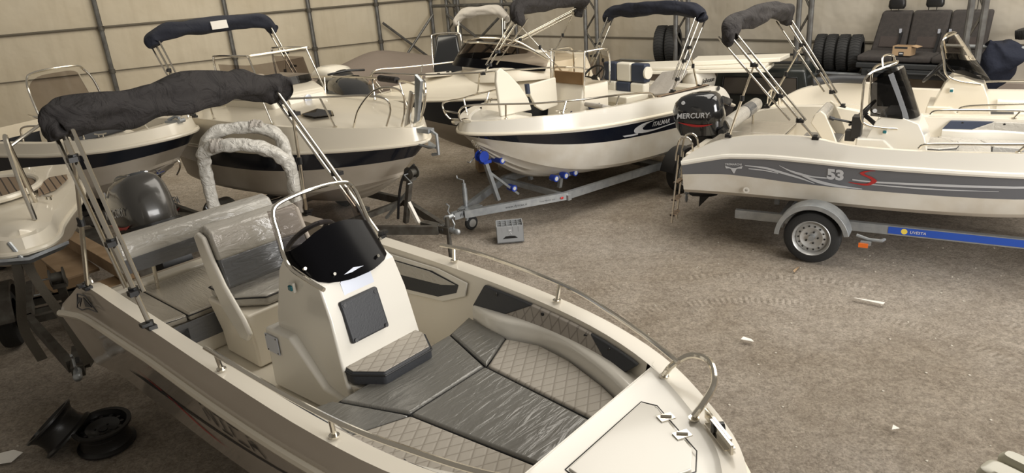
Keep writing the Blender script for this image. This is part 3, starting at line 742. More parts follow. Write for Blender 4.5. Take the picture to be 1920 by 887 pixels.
# ================================================================== OPEN CENTRE-CONSOLE BOATS (A, G, H share a mould)
def open_hull(root, G, rubz, chz, kez, hullspec, knuckle=None, rubm='cream'):
    B = Boat(root, G, rubz, dict(sx=.96, w=.9, z=chz, rise=.28, p=4), dict(sx=.955, z=kez, rise=.45, p=7), .035, knuckle)
    B.hull('hull', *hullspec)
    B.rubrail(M[rubm], .026)
    B.liner(.1, .78, 3.56, M['liner'], .17)
    return B
def cushion(parent, poly, z, th, m, name='bow_cushion', piping=True, label=None, bev=.018):
    o = MB().prism([(x, y, z-th) for x, y in poly], (0, 0, th)).build(name, M[m], parent, bevel=bev)
    if label: o['label'] = label
    if piping:
        P = [Vector((x, y, z-.018)) for x, y in poly]; c = sum(P, Vector())/len(P); P = [c+(p-c)*1.0 for p in P]
        MB().tube(P+[P[0]], .006, 6).build('piping', M['piping'], o)
    return o
def bow_area(root, B, mats, top=1.05, mirror=True):
    for name, poly, m in (
        ('bow_cushion', [(2.2, -.44), (2.17, .45), (2.62, .29), (2.62, -.29)], mats[0]),
        ('bow_cushion', [(2.63, -.29), (2.63, .29), (3.555, .20), (3.555, -.20)], mats[1]),
        ('bow_cushion', [(2.17, .46), (2.10, .70), (2.50, .62), (2.63, .30)], mats[2]),
        ('bow_cushion', [(2.17, -.46), (2.63, -.30), (2.50, -.62), (2.10, -.70)], mats[2]),
        ('side_cushion', [(2.64, .30), (2.51, .61), (2.74, .665), (3.0, .62), (3.3, .51), (3.555, .385), (3.555, .215)], mats[3]),
        ('side_cushion', [(2.64, -.30), (3.555, -.215), (3.555, -.385), (3.3, -.51), (3.0, -.62), (2.74, -.665), (2.51, -.61)], mats[3])):
        cushion(root, poly, top, .09, m, name)
    # bench moulding under the cushions and the raised coaming round them
    MB().prism([(2.24, -.60, .78), (2.24, .60, .78), (2.7, .62, .78), (3.1, .5, .78), (3.56, .3, .78), (3.56, -.3, .78), (3.1, -.5, .78), (2.7, -.62, .78)], (0, 0, top-.09-.78)).build('bench_moulding', M['liner'], root, bevel=.01)
    for sd in (1, -1):
        inn = cat([(2.13, .71, 0), (2.3, .655, 0), (2.46, .64, 0), (2.6, .665, 0), (2.78, .68, 0), (3.0, .635, 0), (3.3, .525, 0), (3.57, .39, 0)], 30)
        rings = []
        for i, p in enumerate(inn):
            f = i/29; gy = max(interp([q.x for q in B.inner], [q.y for q in B.inner], p.x), p.y+.02)
            h = 1.13+.02*math.sin(f*3)
            rings.append([Vector((p.x, sd*(p.y+.0), .8)), Vector((p.x, sd*(p.y+.0), h-.02)), Vector((p.x, sd*(p.y+.02), h)), Vector((p.x, sd*min(p.y+.085, gy), h-.0)), Vector((p.x, sd*(gy+.0), h-.035)), Vector((p.x, sd*gy, .8))])
        MB().loft(rings).build('coaming', M['white'], root, ang=50)
def side_pads(root, B, mats, sides=(1, -1), x0=2.12, x1=3.46, wet=False):
    xs = [q.x for q in B.inner]; ys = [q.y for q in B.inner]; zs = [q.z for q in B.inner]
    for sd in sides:
        def strip(a0, a1, b0, b1, m, e=0):
            rings = []
            n = 14
            for i in range(n+1):
                f = i/n; ring = []
                xt = lerp(a0, a1, f); xb = lerp(b0, b1, f)
                yt, zt = interp(xs, ys, xt)-.012, interp(xs, zs, xt)-.025
                yb, zb = interp(xs, ys, xb)-.055, 1.118-.0*f
                ring = [Vector((xt, sd*yt, zt)), Vector((xt, sd*(yt-.022), zt-.006)), Vector((xb, sd*(yb-.022), zb+.006)), Vector((xb, sd*yb, zb))]
                rings.append(ring)
            return MB().loft(rings).build('bulwark_pad', M[m], root, ang=60, bevel=.005, seg=2)
        strip(x0+.08, x0+.5, x0-.0, x0+.26, mats[0]).__setitem__('label', 'dark bulwark pad')
        strip(x0+.5, x1-.36, x0+.26, x1-.2, mats[1]).__setitem__('label', 'quilted bulwark pad')
        strip(x1-.36, x1+.02, x1-.2, x1-.06, mats[0]).__setitem__('label', 'dark bulwark pad')
        m = MB()
        for x in (x0+.2, x0+.6, x0+.95, x1-.2): m.cyl((x, sd*(interp(xs, ys, x)-.03), interp(xs, zs, x)-.05), (x, sd*(interp(xs, ys, x)-.045), interp(xs, zs, x)-.05), .012, 10)
        m.islands('pad_button', M['black'], root)

def console_body(root, hw=.3, x0=1.36, m='white', xf=0, zs=1):
    prof = [(1.36+xf, .79), (1.42+xf, 1.3), (1.52+xf, 1.62), (1.6+xf, 1.72), (1.7+xf, 1.72), (1.93+xf, 1.6), (2.0+xf, 1.42), (2.08+xf, 1.05), (2.12+xf, .79)]
    prof = [(x, .79+(z-.79)*zs) for x, z in prof]
    rings = []
    for y, k in ((-hw, 1), (-hw*.97, 1), (hw*.97, 1), (hw, 1)):
        rings.append([Vector((lerp(1.72, x, 1 if abs(y) < hw*.98 else .97), y*(1-.10*max(0, (z-1.1))/.6), z)) for x, z in prof])
    o = MB().loft(rings).build('console', M[m], root, bevel=.028, seg=3)
    MB().prism([(1.33, -hw-.055, .79), (1.35, -hw-.055, 1.22), (1.62, -hw-.05, 1.22), (1.9, -hw-.04, .96), (2.13, -hw-.02, .92), (2.13, -hw-.02, .79)], (0, 2*hw+.1, 0)).build('console_plinth', M[m], root, bevel=.02)
    return o

def steering_wheel(parent, c, r=.17, tilt=-55, m='black'):
    mt = Matrix.Translation(c) @ Matrix.Rotation(R(tilt), 4, 'Y')
    b = MB(); b.tube([mt @ Vector((r*math.cos(a), r*math.sin(a), 0)) for a in [2*math.pi*k/28 for k in range(29)]], .016, 8)
    for k in range(3):
        a = k*2.094+.5; b.cyl(mt @ Vector((0, 0, -.03)), mt @ Vector((r*math.cos(a), r*math.sin(a), 0)), .013, 8)
    b.cyl(mt @ Vector((0, 0, -.05)), mt @ Vector((0, 0, .0)), .04, 14); b.cyl(mt @ Vector((0, 0, -.2)), mt @ Vector((0, 0, -.04)), .025, 12)
    return b.build('steering_wheel', M[m], parent)

def nav_light(parent, c, n=(0, -1, 0), m='green_lens'):
    c = Vector(c); n = Vector(n)
    o = MB().box(c+n*.006, (.05, .02, .065)).build('navigation_light', M['white'], parent, bevel=.008)
    MB().box(c+n*.018, (.036, .022, .034)).build('lens', M[m], o, bevel=.008)

def seat_with_arms(root, x=.0, ytop=.33, film=True):
    """leaning-post seat: moulded pod, cushion, two side arms and a padded back"""
    MB().loft([[Vector((a, b_, z)) for a, b_ in ((x0, -y0), (x1, -y0), (x1, y0), (x0, y0))] for z, x0, x1, y0 in ((.79, .62, 1.06, .30), (.95, .60, 1.06, .30), (1.12, .58, 1.08, .325), (1.21, .55, 1.10, .335))]).build('seat_pod', M['liner'], root, bevel=.02)
    cushion(root, [(.58, -.31), (.92, -.31), (1.09, -.17), (1.09, .17), (.92, .31), (.58, .31)], 1.30, .085, 'wrap_light', 'seat_cushion', bev=.025)
    for sd in (-1, 1):
        pr = [(.66, 1.70), (.72, 1.735), (.79, 1.71), (.85, 1.55), (.93, 1.40), (1.10, 1.20), (1.15, 1.10), (1.10, 1.04), (1.02, 1.04), (.84, 1.22), (.75, 1.40), (.69, 1.58)]
        MB().prism([(a, sd*.335, z) for a, z in pr], (0, sd*.035, 0)).build('seat_arm', M['white'], root, bevel=.014)
    # padded back: cream roll above, charcoal below
    def back(pr, m, nm, y0=-.328, y1=.328):
        return MB().prism([(a, y0, z) for a, z in pr], (0, y1-y0, 0)).build(nm, M[m], root, bevel=.02)
    o = back([(.62, 1.66), (.66, 1.74), (.74, 1.775), (.82, 1.74), (.86, 1.62), (.87, 1.55), (.80, 1.53), (.68, 1.56)], 'wrap_light', 'backrest')
    back([(.70, 1.56), (.865, 1.56), (.90, 1.44), (.92, 1.36), (.84, 1.33), (.76, 1.42)], 'wrap_mid', 'backrest_panel')

# ---------------------------------------------------------------- BOAT A (foreground)
A = thing('motorboat', (-2.355, 5.19, 0), -42.24, 'nearest open motorboat with grey cushions, charcoal rolled bimini and NICA lettering', 'boat', 'moored boats on trailers')
GA = [(-.52, .93, 1.12), (-.36, .905, 1.22), (-.08, .88, 1.355), (.5, .89, 1.36), (1.1, .90, 1.35), (1.9, .905, 1.325), (2.6, .885, 1.29), (3.15, .82, 1.255), (3.6, .68, 1.225), (3.95, .47, 1.2), (4.2, .25, 1.195), (4.36, 0, 1.19)]
bA = open_hull(A, GA, [(-.52, 1.06), (-.2, 1.10), (1, 1.14), (2.6, 1.11), (4.38, 1.03)], .56, .34, ([.02], [M['taupe'], M['taupe']], M['taupe']), knuckle=(.42, .0))
bA.foredeck(M['white'], -.024)
bow_area(A, bA, ['wrap_grey', 'wrap_grey', 'wrap_grey', 'quilt'])
side_pads(A, bA, ['vinyl_dark', 'quilt_dk'])
# bulkhead and anchor hatch
MB().prism([(3.56, -.60, .78), (3.56, .60, .78), (3.56, .56, 1.175), (3.56, -.56, 1.175)], (.02, 0, 0)).build('bulkhead', M['white'], A, bevel=.006)
o = MB().prism([(3.68, -.30, 1.184), (3.68, .30, 1.184), (3.74, .31, 1.184), (4.04, .12, 1.184), (4.10, 0, 1.184), (4.04, -.12, 1.184), (3.74, -.31, 1.184)], (0, 0, .014)).build('anchor_hatch', M['white'], A, bevel=.005)
for f in (.28, .72):
    q = lerp(Vector((3.76, .30, 1.202)), Vector((4.04, .13, 1.202)), f)
    MB().box(q, (.05, .075, .006), rz=-30).cyl(q+Vector((-.022, -.013, .006)), q+Vector((.022, .013, .006)), .006, 8).build('hinge', M['steel'], o)
MB().tube([(3.67, -.31, 1.190), (3.67, .31, 1.190), (3.75, .325, 1.190), (4.06, .125, 1.190), (4.12, 0, 1.190), (4.06, -.125, 1.190), (3.75, -.325, 1.190), (3.67, -.31, 1.190)], .003, 6).build('hatch_gasket', M['piping'], A)
m = MB().box((4.08, .285, 1.225), (.24, .012, .05), rz=-38).box((4.12, .235, 1.225), (.2, .012, .05), rz=-38).box((4.10, .26, 1.203), (.2, .05, .008), rz=-38); m.build('anchor_roller_bracket', M['steel'], A)
MB().cyl((4.06, .27, 1.225), (4.10, .305, 1.225), .025, 12).build('anchor_roller', M['black'], A)
# rails
for sd in (-1, 1):
    pts = [(1.70, sd*.875, 1.425), (2.0, sd*.885, 1.435), (2.5, sd*.87, 1.415), (2.9, sd*.83, 1.39), (3.2, sd*.755, 1.36), (3.5, sd*.66, 1.33), (3.74, sd*.55, 1.315)]
    rail_obj(A, cat(pts, 40), [((1.83, sd*.88, 1.43), (1.83, sd*.87, 1.335)), ((2.78, sd*.845, 1.40), (2.76, sd*.83, 1.285))], .0135)
    rail_obj(A, cat([(3.66, sd*.55, 1.215), (3.70, sd*.56, 1.28), (3.78, sd*.60, 1.345), (3.90, sd*.56, 1.37), (3.98, sd*.45, 1.34), (3.97, sd*.37, 1.27), (3.94, sd*.33, 1.205)], 30), [((3.66, sd*.55, 1.215), (3.66, sd*.55, 1.205)), ((3.94, sd*.33, 1.2), (3.94, sd*.33, 1.19))], .016, name='bow_rail')
# console
console_body(A)
o = MB().prism([(1.965, -.20, 1.485), (1.965, .075, 1.485), (2.035, .075, 1.235), (2.035, -.20, 1.235)], (.03, 0, .008)).build('console_pad', M['vinyl_dark'], A, bevel=.014)
m = MB()
for y in (-.175, .05):
    for x, z in ((2.004, 1.468), (2.068, 1.262)): m.cyl((x-.01, y, z-.004), (x+.002, y, z), .012, 10)
m.islands('pad_button', M['black'], o)
MB().prism([(1.93, -.14, 1.575), (1.925, -.10, 1.615), (1.925, -.03, 1.635), (1.925, .04, 1.62), (1.93, .08, 1.575), (1.955, .08, 1.50), (1.955, -.14, 1.50)], (.012, 0, .004)).build('ventilation_plate', M['panel'], A)
nav_light(A, (1.68, -.29, 1.55))
MB().box((1.42, -.36, 1.12), (.14, .006, .12)).build('access_plate', M['panel'], A)
m = MB()
for x in (1.365, 1.475):
    for z in (1.07, 1.17): m.cyl((x, -.362, z), (x, -.366, z), .005, 6)
m.islands('plate_screw', M['darksteel'], A)
# front seat of the console
MB().loft([[Vector(p) for p in ((1.95, -.29, z), (2.1+k, -.27, z), (2.18+k, -.2, z), (2.18+k, .2, z), (2.1+k, .27, z), (1.95, .29, z))] for z, k in ((.79, -.02), (.98, .0), (1.02, .06))]).build('seat_base', M['white'], A, bevel=.012)
o = cushion(A, [(2.02, -.28), (2.13, -.29), (2.30, -.18), (2.30, .18), (2.13, .28), (2.02, .28)], 1.125, .09, 'vinyl_dark', 'console_seat', bev=.02)
MB().prism([(2.03, -.27, 1.124), (2.13, -.277, 1.124), (2.288, -.172, 1.124), (2.288, .172, 1.124), (2.13, .268, 1.124), (2.03, .27, 1.124)], (0, 0, .006)).build('quilted_top', M['quilt'], o, bevel=.003)
# screen and its tube
def A_screen(f): return None
base = [(1.60, -.285, 1.715), (1.74, -.29, 1.69), (1.90, -.25, 1.62), (1.955, -.12, 1.59), (1.965, 0, 1.585), (1.955, .12, 1.59), (1.90, .25, 1.62), (1.74, .29, 1.69), (1.60, .285, 1.715)]
top_ = [(1.52, -.275, 1.99), (1.57, -.265, 2.0), (1.615, -.22, 2.015), (1.635, -.11, 2.03), (1.64, 0, 2.035), (1.635, .11, 2.03), (1.615, .22, 2.015), (1.57, .265, 2.0), (1.52, .275, 1.99)]
mid = [tuple(lerp(Vector(a), Vector(b_), (.14, .28, .50, .62, .64, .62, .50, .28, .14)[i])) for i, (a, b_) in enumerate(zip(base, top_))]
o = windscreen(A, mid, top_, M['tint'])
windscreen(A, base, mid, M['acrylic_black'], name='windscreen_lower').__setitem__('label', 'opaque black lower windscreen')
m = MB().tube(cat([(2.02, -.30, 1.62), (1.90, -.315, 1.655), (1.76, -.325, 1.70), (1.69, -.315, 1.76), (1.645, -.30, 1.88), (1.61, -.29, 1.98), (1.60, -.25, 2.035), (1.605, -.12, 2.06), (1.61, 0, 2.065), (1.605, .12, 2.06), (1.60, .25, 2.035), (1.61, .29, 1.98), (1.645, .30, 1.88), (1.69, .315, 1.74), (1.74, .325, 1.62), (1.75, .325, 1.52)], 70), .0135, 10)
m.build('windscreen_frame', M['steel'], A)
m = MB()
for p in ((1.82, -.275, 1.69), (1.93, -.16, 1.64), (1.93, .16, 1.64), (1.82, .275, 1.69)): m.cyl(Vector(p)-Vector((.01, 0, 0)), Vector(p)+Vector((.006, 0, .006)), .01, 8)
m.islands('screen_screw', M['steel'], A)
steering_wheel(A, (1.45, .02, 1.70), .17, -50, 'grey')
seat_with_arms(A)
# aft bench, its cushions, backrest and platform
MB().prism([(-.42, -.70, .78), (.52, -.70, .78), (.52, .70, .78), (-.42, .70, .78)], (0, 0, .27)).build('bench_moulding', M['liner'], A, bevel=.02)
cushion(A, [(-.30, -.46), (.50, -.46), (.50, .14), (-.30, .14)], 1.12, .06, 'wrap_lines', 'bench_cushion')
cushion(A, [(-.30, .15), (.50, .15), (.50, .68), (-.30, .68)], 1.12, .06, 'wrap_lines', 'bench_cushion')
cushion(A, [(-.36, -.70), (.46, -.70), (.50, -.47), (-.36, -.47)], 1.12, .06, 'wrap_lines', 'bench_cushion')
MB().box((.535, -.1, .99), (.02, 1.1, .17)).build('bench_skirt', M['wrap_mid'], A, bevel=.006)
MB().box((.53, -.60, .93), (.03, .2, .22)).build('locker_net', M['vinyl_dark'], A)
m = MB().prism([(-.50, -.86, 1.03), (-.36, -.78, 1.03), (-.36, .78, 1.03), (-.50, .86, 1.03)], (0, 0, .08)); m.box((-.37, 0, 1.10), (.12, 1.4, .09)); m.build('stern_platform', M['liner'], A, bevel=.02)
MB().sloft([(-.60, -.12*0, 1.52, .085, .075), (-.585, 0, 1.52, .085, .075)], 20, 2, 'X').bm.free()
pr = [(-.21, 1.50), (-.20, 1.57), (-.13, 1.62), (-.03, 1.60), (.01, 1.52), (.015, 1.44), (-.02, 1.35), (-.08, 1.34), (-.16, 1.42)]
o = MB().prism([(a, -.63, z) for a, z in pr], (0, 1.24, 0)).build('backrest', M['wrap_light'], A, bevel=.03); o['label'] = 'film-wrapped backrest roll'
MB().prism([(.022, -.615, 1.47), (.022, .60, 1.50), (.0, .60, 1.36), (-.02, -.615, 1.35)], (.006, 0, 0)).build('backrest_panel', M['wrap_mid'], o)
for y in (-.38, .38): MB().cyl((-.16, y, 1.1), (-.12, y, 1.38), .014, 10).cyl((-.16, y, 1.1), (-.16, y, 1.115), .035, 12).build('backrest_post', M['steel'], A)
for sd, yy in ((-1, -.72), (-1, -.46), (1, .5)):
    MB().tube(cat([(-.44, yy, 1.11), (-.46, yy, 1.2), (-.52, yy+.01, 1.25), (-.60, yy+.02, 1.22), (-.64, yy+.03, 1.1), (-.65, yy+.03, .98)], 20), .014, 8).build('ladder_handle', M['steel'], A)
# port bulwark pocket
ins = [q for q in bA.inner]
def wallpt(x, z, off): 
    y = interp([q.x for q in ins], [q.y for q in ins], x); g = interp([q.x for q in ins], [q.z for q in ins], x)
    return Vector((x, y-off-(g-z)*.13, z))
for sd in (1, -1):
    def fl(ps, off): return [Vector((p.x, sd*p.y, p.z)) for p in (wallpt(x, z, off) for x, z in ps)]
    MB().prism(fl([(1.0, 1.30), (1.75, 1.29), (2.04, 1.25), (2.02, 1.15), (1.80, 1.06), (1.0, 1.0)], .012), (0, -sd*.014, 0)).build('pocket_frame', M['white'], A, bevel=.008)
    o = MB().prism(fl([(1.02, 1.26), (1.70, 1.265), (1.96, 1.22), (1.94, 1.16), (1.76, 1.09), (1.02, 1.04)], .028), (0, -sd*.004, 0)).build('side_pocket', M['vinyl_dark'], A)
    MB().prism(fl([(1.03, 1.26), (1.68, 1.26), (1.94, 1.22), (1.80, 1.19), (1.4, 1.17), (1.03, 1.18)], .036), (0, -sd*.004, 0)).build('pocket_film', M['wrap_light'], A)
bimini(A, 1.02, .02, .885, 1.35, (.15, 2.50), M['canvas_char'], .108, .25, joint=.83, za=1.36, seed=3, rise=.01, sag=.04, pole_r=.016, dz=.055, nz=.36)
outboard(A, (-1.13, .02, 1.33), 1.15, -14, 'dark_cowl', rz=0)
# lettering and swooshes on both topsides
for sd in (-1, 1):
    dx = 1 if sd < 0 else -1; sx = 1.56 if sd < 0 else 2.22
    def LT(strokes, m='decal_dark', nm='name_lettering', w_=.017):
        vs = []; fs = []
        for (x0, f0, x1, f1) in strokes:
            a = Vector((x0, f0)); b_ = Vector((x1, f1)); d = b_-a; d.y *= .5; nn = Vector((-d.y, d.x)).normalized()*w_*.46; k = len(vs)
            for q, s_ in ((a, 1), (a, -1), (b_, -1), (b_, 1)): vs.append(bA.at(sx+dx*(q.x+nn.x*s_), q.y+nn.y*s_/.5, sd, .005))
            fs.append((k, k+1, k+2, k+3))
        me = bpy.data.meshes.new(nm); me.from_pydata(vs, [], fs); link(nm, me, A, M[m])
    T, Bm = .13, .36   # fractions of topside height
    LT([(0, T, .03, T), (0.015, T+.06, .015, Bm), (.05, T+.02, .11, Bm-.01), (.12, T, .12, Bm),
        (.16, T, .27, T), (.215, T+.04, .215, Bm-.04), (.16, Bm, .27, Bm),
        (.31, T, .43, T), (.31, T+.05, .31, Bm-.03), (.33, Bm, .44, Bm),
        (.50, T, .515, T+.03), (.49, T+.08, .49, Bm), (.50, T+.13, .56, T+.13), (.53, T+.05, .60, Bm)])
    q = lambda l: [(x, f) for x, f in l] if sd < 0 else [(x, f) for x, f in l]
    bA.decal('swoosh', [(.25, .60), (.7, .50), (1.2, .50), (1.7, .46), (2.3, .40), (3.3, .25)], [(.25, .60), (.7, .58), (1.2, .56), (1.7, .51), (2.3, .44), (3.3, .28)], sd, M['decal_dark'])
    bA.decal('swoosh', [(.48, .44), (.9, .50), (1.3, .66), (1.62, .74)], [(.48, .44), (.9, .53), (1.3, .70), (1.62, .74)], sd, M['decal_red'])
    # quarter emblem on the stern flank
    P = [Vector((x, sd*(.928+off), z)) for x, z, off in ((-.16, 1.285, -.02), (.0, 1.31, -.02), (.22, 1.25, -.005), (.05, 1.235, .0), (-.05, 1.20, .01), (-.13, 1.20, .012))]
    MB().tube(P+[P[0]], .005, 6).build('stern_emblem', M['decal_dark'], A)
    Q = [Vector((x, sd*(.93+off), z)) for x, z, off in ((-.02, 1.295, -.018), (.14, 1.265, -.01), (.03, 1.245, -.002))]
    MB().prism(Q, (0, sd*.006, 0)).build('emblem_mark', M['decal_dark'], A)
    Q = [Vector((x, sd*(.93+off), z)) for x, z, off in ((-.13, 1.27, -.018), (-.06, 1.28, -.018), (-.07, 1.22, .005), (-.10, 1.25, -.01), (-.12, 1.22, .005))]
    MB().prism(Q, (0, sd*.006, 0)).build('emblem_mark', M['decal_dark'], A)

# ---------------------------------------------------------------- BOAT G (right, 53 S)
def wpt(ox, oy, hd, x): return (ox+math.cos(R(hd))*x, oy+math.sin(R(hd))*x)
gx, gy = 3.759, 8.089
g0 = wpt(gx, gy, -33.4, -1.0)
G = thing('motorboat', (g0[0], g0[1], 0), -33.4, 'white open motorboat with wide grey stripe marked 53S on the right', 'boat', 'moored boats on trailers')
GG = [(-.40, .98, 1.01), (-.25, .955, 1.12), (-.02, .93, 1.235), (.35, .905, 1.315), (.9, .90, 1.335), (1.35, .915, 1.27), (1.9, .92, 1.255), (2.5, .90, 1.27), (3.0, .84, 1.28), (3.5, .70, 1.285), (3.95, .48, 1.29), (4.2, .26, 1.30), (4.38, 0, 1.30)]
bG = Boat(G, GG, [(-.4, .975), (.1, 1.08), (.6, 1.10), (1.5, 1.075), (2.9, 1.08), (4.38, 1.14)], dict(sx=.96, w=.93, z=.62, rise=.16, p=5), dict(sx=.955, z=.40, rise=.35, p=7), .05)
bG.hull('hull', [lambda u: .02, lambda u: .60-.18*max(0, (.25-u)/.25)], [M['white'], M['white'], M['grey'], M['oldwhite']], M['underbody'])
bG.rubrail(M['white'], .03)
bG.liner(.1, .78, 3.56, M['liner'], .17)
bG.foredeck(M['white'], -.045)
bow_area(G, bG, ['wrap_light', 'wrap_mid', 'wrap_light', 'wrap_light'], 1.06)
side_pads(G, bG, ['vinyl_navy', 'wrap_light'])
console_body(G, .3, zs=.74)
cushion(G, [(2.0, -.26), (2.14, -.27), (2.30, -.16), (2.32, 0), (2.30, .16), (2.14, .27), (2.0, .26)], 1.14, .09, 'wrap_light', 'console_seat')
base = [(1.46, -.29, 1.46), (1.58, -.30, 1.455), (1.76, -.29, 1.44), (1.87, -.22, 1.435), (1.91, -.1, 1.435), (1.92, 0, 1.435), (1.91, .1, 1.435), (1.87, .22, 1.435), (1.76, .29, 1.44), (1.58, .30, 1.455), (1.46, .29, 1.46)]
top_ = [(1.43, -.28, 1.80), (1.50, -.28, 1.86), (1.59, -.25, 1.90), (1.66, -.18, 1.93), (1.70, -.08, 1.95), (1.71, 0, 1.95), (1.70, .08, 1.95), (1.66, .18, 1.93), (1.59, .25, 1.90), (1.50, .28, 1.86), (1.43, .28, 1.80)]
windscreen(G, base, top_, M['tint2'])
fr_pts = [(1.74, -.335, 1.34), (1.58, -.34, 1.345), (1.44, -.34, 1.37), (1.38, -.335, 1.44), (1.37, -.33, 1.65), (1.37, -.32, 1.84), (1.42, -.29, 1.92), (1.52, -.2, 1.96), (1.62, -.1, 1.99), (1.64, 0, 2.0), (1.62, .1, 1.99), (1.52, .2, 1.96), (1.42, .29, 1.92), (1.37, .32, 1.84), (1.37, .33, 1.65), (1.38, .335, 1.44), (1.44, .34, 1.37), (1.58, .34, 1.345), (1.74, .335, 1.34)]
MB().tube(cat(fr_pts, 90), .0135, 10).build('windscreen_frame', M['steel'], G)
MB().tube(cat([(1.52, -.2, 1.97), (1.50, -.12, 2.05), (1.52, .0, 2.07), (1.58, .12, 2.05), (1.6, .16, 1.99)], 24), .011, 8).build('grab_handle', M['steel'], G)
MB().cyl((1.50, -.298, 1.52), (1.50, -.304, 1.52), .022, 14).build('round_sticker', M['decal_light'], G)
nav_light(G, (1.62, -.305, 1.30)); steering_wheel(G, (1.34, .06, 1.42), .18, -50, 'black')
m = MB().box((1.33, -.19, 1.32), (.10, .16, .24)).box((1.27, -.2, 1.22), (.1, .12, .12)).cyl((1.28, -.2, 1.36), (1.08, -.3, 1.42), .014, 8).cyl((1.10, -.29, 1.41), (1.05, -.31, 1.43), .024, 8); m.build('throttle_control', M['black'], G, bevel=.02)
seat_g = [(.86, 1.36), (.90, 1.46), (.96, 1.50), (1.01, 1.46), (1.09, 1.30), (1.16, 1.14), (1.12, 1.08), (1.05, 1.10), (.94, 1.26)]
for sd in (-.32, .32): MB().prism([(a, sd, z) for a, z in seat_g], (0, .04, 0)).build('seat_arm', M['cream'], G, bevel=.012)
MB().prism([(.86, -.30, 1.40), (.93, -.30, 1.505), (1.01, -.30, 1.45), (1.0, -.30, 1.32)], (0, .60, 0)).build('seat_backrest', M['wrap_light'], G, bevel=.03)
MB().prism([(.72, -.30, .79), (1.12, -.30, .79), (1.14, -.32, 1.06), (.70, -.32, 1.06)], (0, .62, 0)).build('seat_pod', M['liner'], G, bevel=.02)
cushion(G, [(.72, -.30), (1.14, -.30), (1.14, .30), (.72, .30)], 1.12, .06, 'wrap_mid', 'seat_cushion')
MB().prism([(-.30, -.74, .78), (.50, -.74, .78), (.50, .74, .78), (-.30, .74, .78)], (0, 0, .30)).build('bench_moulding', M['liner'], G, bevel=.02)
cushion(G, [(-.22, -.72), (.52, -.72), (.52, .0), (-.22, .0)], 1.14, .06, 'wrap_lines', 'bench_cushion'); cushion(G, [(-.22, .01), (.52, .01), (.52, .72), (-.22, .72)], 1.14, .06, 'wrap_lines', 'bench_cushion')
o = MB().tube([(.0, -.62, 1.36), (.02, -.60, 1.37), (.02, .60, 1.37), (.0, .62, 1.36)], lambda t: .085 if .02 < t < .98 else .06, 20).build('backrest', M['wrap_light'], G); o['label'] = 'film-wrapped backrest roll'
MB().tube([(.02, .06, 1.37), (.02, .34, 1.37)], .088, 20).build('dark_band', M['wrap_mid'], o); MB().cyl((.02, -.63, 1.365), (.02, -.60, 1.365), .06, 16).build('roll_end', M['vinyl_dark'], o)
for y in (-.5, .5): MB().cyl((.02, y, 1.1), (.02, y, 1.3), .014, 8).build('backrest_post', M['steel'], G)
MB().prism([(-.40, -.88, .96), (-.24, -.84, .96), (-.24, .84, .96), (-.40, .88, .96)], (0, 0, .1)).build('stern_platform', M['liner'], G, bevel=.02)
bimini(G, 1.02, .10, .885, 1.31, (.18, 2.40), M['canvas_char'], .088, -.10, joint=.72, za=1.28, seed=9, rise=.10, sag=-.02, nz=.34)
outboard(G, (-.50, .02, 1.20), 1.06, -4, 'gloss_black')
for sd in (-1, 1):
    rail_obj(G, cat([(1.98, sd*.86, 1.27), (2.04, sd*.865, 1.315), (2.3, sd*.86, 1.335), (2.8, sd*.82, 1.355), (3.3, sd*.71, 1.37), (3.8, sd*.52, 1.38), (4.1, sd*.28, 1.39)], 40), [((2.85, sd*.81, 1.35), (2.80, sd*.80, 1.275)), ((3.7, sd*.55, 1.38), (3.66, sd*.55, 1.285))], .0125)
o = None
for yy in (-.78, -.58): MB().tube(cat([(-.34, yy, 1.06), (-.36, yy, 1.17), (-.42, yy, 1.22), (-.50, yy, 1.19), (-.54, yy, 1.05), (-.55, yy, .93)], 20), .013, 8).build('ladder_handle', M['steel'], G)
o = MB().cyl((-.52, -.76, 1.0), (-.60, -.76, .12), .013, 8).cyl((-.52, -.58, 1.0), (-.60, -.58, .12), .013, 8).build('boarding_ladder', M['steel'], G)
for z in (.22, .42, .64): MB().box((-.52-.08*(1-z)/.88, -.67, z), (.06, .2, .02)).build('ladder_step', M['teak'], o)
